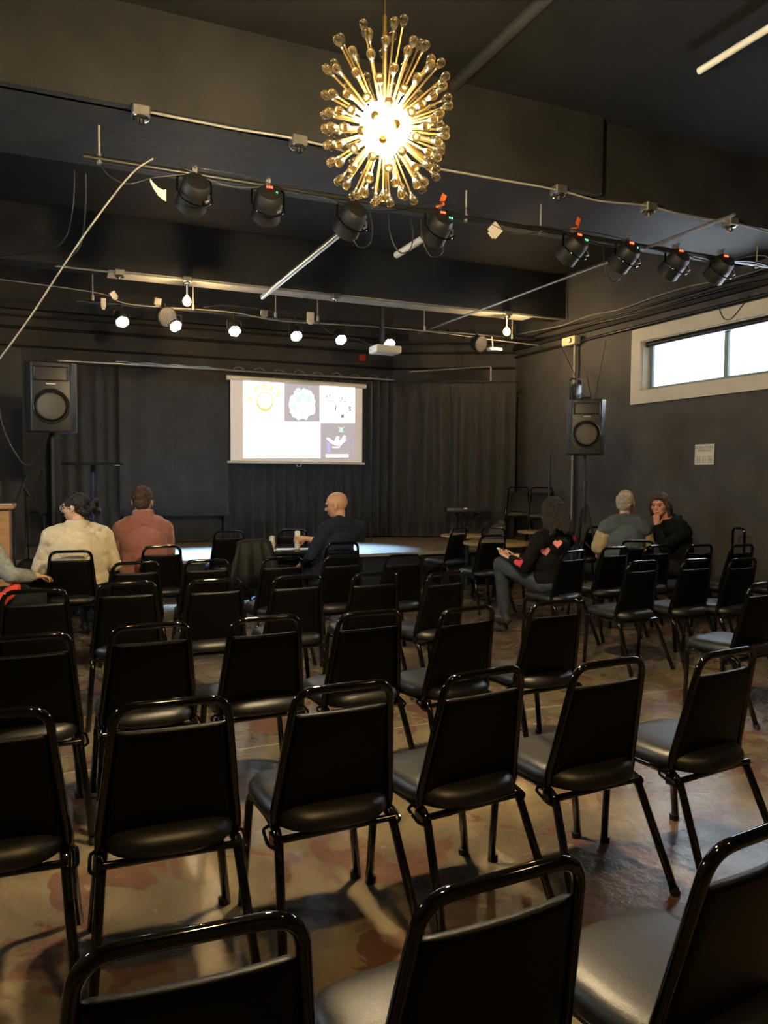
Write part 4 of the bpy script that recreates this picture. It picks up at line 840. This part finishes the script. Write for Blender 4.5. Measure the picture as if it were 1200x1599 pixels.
    for i in (0, 1):
        b = NB(); an = V(ankles[i]); fd = rotz(feet_yaw[i]) @ V((0, .175, 0)); cap(b, an+V((0, -.035, -.045)), an+fd+V((0, 0, -.05)), .043, .034); cap(b, an+V((0, -.02, .0)), an+V((0, -.02, -.04)), .044, .044)
        for v in b.verts: v.co.z = max(v.co.z, min(an.z-.088, v.co.z+1))
        skin_mesh('shoe', b, shoe_m or M_black, root, .007, 2)
    # eyes and brows
    if face:
        b = NB()
        for s in (-1, 1): bmesh.ops.create_uvsphere(b, u_segments=10, v_segments=8, radius=.0085, matrix=HM @ Matrix.Translation((s*.030, .0815, .006)))
        finish('eyes', b, M_eye, root, 'all'); b = NB()
        for s in (-1, 1): tube(b, [HM @ V((s*.016, .094, .028)), HM @ V((s*.032, .092, .032)), HM @ V((s*.048, .081, .027))], .0035, 6)
        finish('eyebrows', b, M_brow, root, 'all'); b = NB(); ell(b, (0, .0865, -.0585), (.021, .0045, .0065), HM); finish('lips', b, M_lip, root, 'all')
    if hair:
        b = NB(); hair(b, HM); skin_mesh('hair', b, hair_m, root, .006, 1, .022, .018)
    if glasses:
        b = NB()
        for s in (-1, 1):
            c = V((s*.034, .098, .004)); tube(b, [HM @ (c+V((.025*math.cos(2*PI*k/16), .0, .020*math.sin(2*PI*k/16)))) for k in range(17)], .0030, 6, caps=False); tube(b, [HM @ V((s*.058, .096, .008)), HM @ V((s*.080, .06, .010)), HM @ V((s*.086, .0, .006))], .0030, 6)
        tube(b, [HM @ V((-.010, .101, .008)), HM @ V((.010, .101, .008))], .003, 6); finish('glasses', b, M_glassframe, root, 'all')
    return root, HM, top
M_eye = mat('dark_eye', (.03, .02, .015), .2); M_brow = mat('dark_brow', (.04, .025, .018), .8); M_lip = mat('lip', (.50, .17, .13), .45); M_glassframe = mat('pale_glasses_frame', (.65, .62, .55), .25)
M_hairblack = mat('black_hair', (.010, .008, .008), .42, noise=.5, nscale=40, bump=.6, bscale=90, stretch=(3, 3, 1)); M_hairbrown = mat('brown_hair', (.050, .026, .014), .55, noise=.5, nscale=40, bump=.6, bscale=120)
M_hairgrey = mat('grey_hair', (.34, .31, .27), .6, noise=.3, nscale=40, bump=.5, bscale=120); M_hairmix = mat('greying_dark_hair', (.024, .021, .018), .7, noise=.9, spec=.25, nscale=30, bump=.7, bscale=80, stretch=(3, 3, 1))
M_fleece = mat('cream_fleece', (.66, .57, .40), .95, sheen=.4, noise=.08, nscale=30, bump=.5, bscale=120); M_pink = mat('dusty_pink_fleece', (.31, .125, .105), .95, sheen=.4, noise=.10, nscale=30, bump=.5, bscale=120)
M_navy = mat('navy_knit', (.012, .018, .032), .85, spec=.2, bump=.3, bscale=200); M_blackknit = mat('black_knit', (.006, .0055, .007), .9, spec=.15, bump=.3, bscale=150)
M_vest = mat('slate_vest', (.080, .102, .120), .85, noise=.15, nscale=10, bump=.3, bscale=120); M_tan = mat('tan_shirt', (.42, .34, .20), .85, noise=.1, nscale=10)
M_coat = mat('black_coat', (.004, .0045, .005), .8, spec=.15); M_greysw = mat('heather_grey_knit', (.24, .26, .26), .9, noise=.15, nscale=40, bump=.4, bscale=160)
M_jeans = mat('dark_jeans', (.030, .038, .052), .8, noise=.25, nscale=14, bump=.3, bscale=200); M_darktr = mat('dark_trousers', (.016, .018, .022), .85, spec=.15); M_skinlt = mat('skin_light', (.62, .38, .27), .5, noise=.06, nscale=12)
M_shoe = mat('dark_shoe', (.03, .025, .02), .4); M_hpink = mat('pink_heart_knit', (.80, .30, .32), .85); M_hred = mat('red_heart_knit', (.62, .05, .06), .85)
def h_short(b, HM): ell(b, (0, -.022, .040), (.083, .098, .088), HM); ell(b, (0, -.062, -.015), (.066, .048, .062), HM); ell(b, (0, .045, .088), (.060, .045, .030), HM)
def h_fringe(b, HM): ell(b, (0, -.030, .018), (.080, .090, .076), HM); ell(b, (0, -.060, -.020), (.066, .048, .055), HM); ell(b, (0, -.01, .072), (.06, .075, .046), HM)
def h_bun(b, HM):
    ell(b, (0, -.020, .036), (.085, .102, .090), HM); ell(b, (0, -.065, -.01), (.07, .06, .07), HM); rr = random.Random(4)
    for k in range(26):
        a, e = rr.uniform(0, 2*PI), rr.uniform(-.8, .9); ell(b, (.075*math.cos(a)*math.cos(e)-.0, -.125+.055*math.sin(a)*math.cos(e), .0+.075*math.sin(e)), (.026, .026, .026), HM)
    cap(b, HM @ V((.03, -.09, -.06)), HM @ V((.045, -.10, -.135)), .010, .004); cap(b, HM @ V((-.03, -.08, -.06)), HM @ V((-.03, -.09, -.12)), .009, .004)
def h_long(b, HM):
    ell(b, (0, -.020, .040), (.090, .106, .095), HM); rr = random.Random(9)
    for k in range(30):
        a = rr.uniform(-1.9, 1.9); x, y = .085*math.sin(a), -.03-.075*math.cos(a); L = rr.uniform(.17, .23); P = [HM @ V((x*.8, y*.8, .03)), HM @ V((x*1.15+rr.uniform(-.01, .01), y*1.05, -.06)), HM @ V((x*1.1+rr.uniform(-.02, .02), y*1.0-.01, -L*.75)), HM @ V((x*1.2+rr.uniform(-.02, .02), y-.02, -L))]
        tube(b, P, .02, 8, rs=[.03, .028, .022, .012])
def h_bob(b, HM):
    ell(b, (0, -.024, .042), (.088, .102, .090), HM); cap(b, HM @ V((.03, .070, .085)), HM @ V((-.06, .055, .075)), .022, .018)
    for s in (-1, 1):
        tube(b, [HM @ V((s*.078, .02, .05)), HM @ V((s*.090, .0, -.03)), HM @ V((s*.084, -.02, -.12))], .03, 8, rs=[.026, .028, .016])
    for k in range(9):
        a = -1.2+.3*k; x, y = .08*math.sin(a), -.03-.07*math.cos(a); tube(b, [HM @ V((x, y, .0)), HM @ V((x*1.08, y*1.1, -.09)), HM @ V((x, y, -.15))], .03, 8, rs=[.034, .03, .014])
def toL(loc, ang, P): return rotz(-ang) @ (V(P)-V((loc[0], loc[1], 0)))
dn = V((0, .3, -1)); fw = V((0, 1, -.3))
SIT_K, SIT_A = [(-.12, .44, .52), (.12, .44, .52)], [(-.13, .42, .10), (.13, .42, .10)]
# 1 cream fleece, glasses, dark messy bun
person((.235, 7.44, 0), 6, 'person in cream fleece with glasses and a dark messy bun, seen from behind', (-.01, .06, 1.235), 62, -4, [(-.215, .0, .985), (.215, .0, .985)], [(-.315, .06, .70), (.325, .06, .70)], [(-.18, .30, .66), (.18, .30, .66)],
       [(fw, (0, 0, -1), .5), (fw, (0, 0, -1), .5)], SIT_K, SIT_A, M_skinlt, M_fleece, M_darktr, girth=1.33, hair=h_bun, hair_m=M_hairblack, glasses=True, top_name='fleece', collar=.06, trap=1.15)
# 2 dusty pink fleece
person((.84, 7.74, 0), 0, 'person in dusty pink fleece with short brown hair, seen from behind', (.0, .09, 1.275), -12, -8, [(-.20, .02, 1.02), (.20, .02, 1.02)], [(-.25, .12, .76), (.255, .12, .76)], [(-.10, .36, .72), (.12, .36, .72)],
       [(fw, (0, 0, -1), .5), (fw, (0, 0, -1), .5)], SIT_K, SIT_A, M_skinlt, M_pink, M_darktr, girth=1.12, hair=h_short, hair_m=M_hairbrown, top_name='fleece', collar=.10, trap=1.2, hs=1.2)
# 3 bald person holding a can
L3, A3 = (2.70, 7.40, 0), 12; t = lambda P: toL(L3, A3, P)
person(L3, A3, 'bald person in a navy long-sleeved top looking down left, hand on a tall can', t((2.73, 7.48, 1.235)), 46, -12, [t((2.56, 7.37, .985)), t((2.92, 7.45, .985))], [t((2.42, 7.36, .73)), t((2.80, 7.78, .82))], [t((2.40, 7.62, .62)), t((2.52, 7.86, .865))],
       [(t((2.40, 7.62, .62))-t((2.42, 7.36, .73)), (0, 0, -1), .5), (rotz(-A3) @ V((-1, .15, -.1)), rotz(-A3) @ V((.1, 1, -.0)), .85)], [(-.16, .44, .53), (.14, .44, .52)], [(-.16, .45, .10), (.14, .40, .10)], M_skinbald, M_navy, M_darktr, girth=1.02, top_name='long_sleeved_top', sleeve_end=.62, lean=(.02, .04), shoe_m=M_shoe, hs=1.17, neck=.09, trap=1.05)
# 4 heart sweater
L4, A4 = (4.33, 5.96, 0), 16; t = lambda P: toL(L4, A4, P)
hs, HM4, top4 = person(L4, A4, 'person with long greying hair in a black sweater with pink and red hearts', t((4.36, 6.00, 1.205)), -22, -22, [t((4.15, 5.90, .97)), t((4.53, 6.0, .97))], [t((4.03, 5.97, .70)), t((4.55, 6.22, .70))], [t((4.00, 6.14, .775)), t((4.24, 6.38, .76))],
       [(rotz(-A4) @ V((-.3, .9, .2)), (0, 0, 1), .6), (rotz(-A4) @ V((-.9, .3, .1)), (0, 0, 1), .6)], [t((3.98, 6.30, .70)), t((4.18, 6.46, .60))], [t((4.06, 6.34, .20)), t((4.10, 6.46, .10))], M_skinlt, M_blackknit, M_jeans, girth=1.0, hair=h_long, hair_m=M_hairmix, feet_yaw=(0, 10), lean=(0, .05), shoe_m=M_shoe, belly=1.05)
# hearts laid on the sweater surface
def heart(P, size, m, tilt=0, out=None):
    d = (V(P)-V((0, 0, 1.35))); d.normalize(); mw = Matrix.Translation(V(L4)) @ rotz(A4); inv = mw.inverted()
    dd = bpy.context.evaluated_depsgraph_get(); bv = BVHTree.FromPolygons([v.co for v in top4.data.vertices], [p.vertices for p in top4.data.polygons])
    side = d.cross(V((0, 0, 1))).normalized(); up = side.cross(d); n = 28; b = NB()
    def hit(a, c): 
        ca, sa = math.cos(tilt), math.sin(tilt); a, c = a*ca-c*sa, a*sa+c*ca
        o = V(P)+side*a*size+up*c*size-d*.5; r = bv.ray_cast(inv @ o, inv.to_3x3() @ d); return r
    def pt(a, c):
        r = hit(a, c)
        return None if r[0] is None else r[0]+r[1]*.005
    cen = pt(0, 0)
    if cen is None: return
    rings = []
    for q in (.5, 1):
        ring = []
        for k in range(n):
            a = 2*PI*k/n; x = .5*math.sin(a)**3*1.05; y = (13*math.cos(a)-5*math.cos(2*a)-2*math.cos(3*a)-math.cos(4*a))/30; p = pt(x*q, y*q); ring.append(b.verts.new(p if p is not None else cen))
        rings.append(ring)
    c = b.verts.new(cen)
    for k in range(n): b.faces.new((c, rings[0][k], rings[0][(k+1) % n])); b.faces.new((rings[0][k], rings[1][k], rings[1][(k+1) % n], rings[0][(k+1) % n]))
    o = finish('heart_patch', b, m, hs, 'all'); o['label'] = 'pink knitted heart' if m == M_hpink else 'red knitted heart'
heart((4.14, 5.80, .865), .082, M_hpink, .2); heart((4.27, 5.80, .93), .078, M_hpink); heart((4.53, 5.87, .965), .070, M_hred, -.2); heart((3.98, 5.98, .75), .08, M_hred, .3); heart((4.46, 5.80, .86), .07, M_hpink)
b = NB(); bbox(b, (0, 0, 0), (.072, .010, .145), .004, 2); ph = finish('phone', b, M_white, smooth=True); ph.location = (3.99, 6.27, .81); ph.rotation_euler = (-.9, .2, .4); tag(ph, 'white phone in the hands of the heart-sweater person', 'phone')
# 5 grey-haired person in a slate vest
L5, A5 = (5.80, 6.66, 0), -22
pr, _, top5 = person(L5, A5, 'grey-haired person in a slate vest over tan sleeves, seen from behind', (.02, .05, 1.262), -34, -4, [(-.205, .0, 1.0), (.205, .0, 1.0)], [(-.29, .0, .78), (.29, .08, .80)], [(-.17, .26, .70), (.16, .30, .74)],
       [(fw, (0, 0, -1), .5), (fw, (0, 0, -1), .5)], SIT_K, SIT_A, M_skinlt, M_vest, M_darktr, girth=1.12, hair=h_fringe, hair_m=M_hairgrey, top_name='vest', hs=1.2, neck=.10, trap=1.15)
b = NB()
for s, e, w_ in ((-1, V((-.29, .0, .78)), V((-.17, .26, .70))), (1, V((.29, .08, .80)), V((.16, .30, .74)))):
    sh = V((s*.205, .0, 1.0)).lerp(e, .42); cap(b, sh, e, .084, .078); cap(b, e, e.lerp(w_, .9), .076, .056)
skin_mesh('shirt_sleeves', b, M_tan, pr, .009, 3, .016, .05)
# 6 black coat, chin on hand
L6, A6 = (6.50, 6.52, 0), 72; t = lambda P: toL(L6, A6, P)
person(L6, A6, 'person in a black coat with brown shoulder-length hair resting the chin on a hand', t((6.235, 6.60, 1.235)), 44, -6, [t((6.36, 6.36, .96)), t((6.42, 6.76, .97))], [t((6.14, 6.42, .78)), t((6.20, 6.86, .74))], [t((6.10, 6.50, 1.02)), t((6.05, 6.72, .68))],
       [(V((0, 0, 1))+(rotz(-A6) @ V((.05, .10, 0))), rotz(-A6) @ V((.5, 1, 0)), 1.1), (rotz(-A6) @ V((-1, .2, -.2)), (0, 0, -1), .4)], [(-.12, .44, .54), (.12, .44, .52)], SIT_A, M_skinpink, M_coat, M_darktr, girth=1.12, hair=h_bob, hair_m=M_hairbrown, top_name='coat', lean=(0, .16), sleeve_end=.9, neck=.11, collar=.03, trap=1.1)
# 7 grey sleeve at the left edge
L7, A7 = (-.56, 6.62, 0), -64; t = lambda P: toL(L7, A7, P)
person(L7, A7, 'person in a heather-grey sweater and dark trousers, mostly cut off by the left edge', t((-.52, 6.66, 1.26)), 0, 0, [t((-.50, 6.83, .98)), t((-.42, 6.48, .99))], [t((-.40, 6.95, .74)), t((-.27, 6.42, .77))], [t((-.12, 7.0, .70)), t((-.12, 6.62, .735))],
       [(rotz(-A7) @ V((1, .4, -.2)), (0, 0, -1), .4), (rotz(-A7) @ V((.8, .6, -.1)), (0, 0, -1), .45)], [(-.12, .46, .56), (.13, .46, .56)], SIT_A, M_skinlt, M_greysw, M_darktr, girth=1.1, hair=h_short, hair_m=M_hairbrown, top_name='sweater', lean=(0, .05), sleeve_end=.88)
b = NB(); cap(b, (-.34, 6.36, .60), (-.24, 6.46, .67), .05, .04); cap(b, (-.34, 6.36, .60), (-.38, 6.28, .50), .05, .03); skin_mesh('red_cloth', b, mat('red_cloth', (.55, .05, .03), .8), None, .008, 3, .02, .04); tag(bpy.data.objects['red_cloth'], 'red cloth in the lap of the grey-sleeved person', 'cloth')
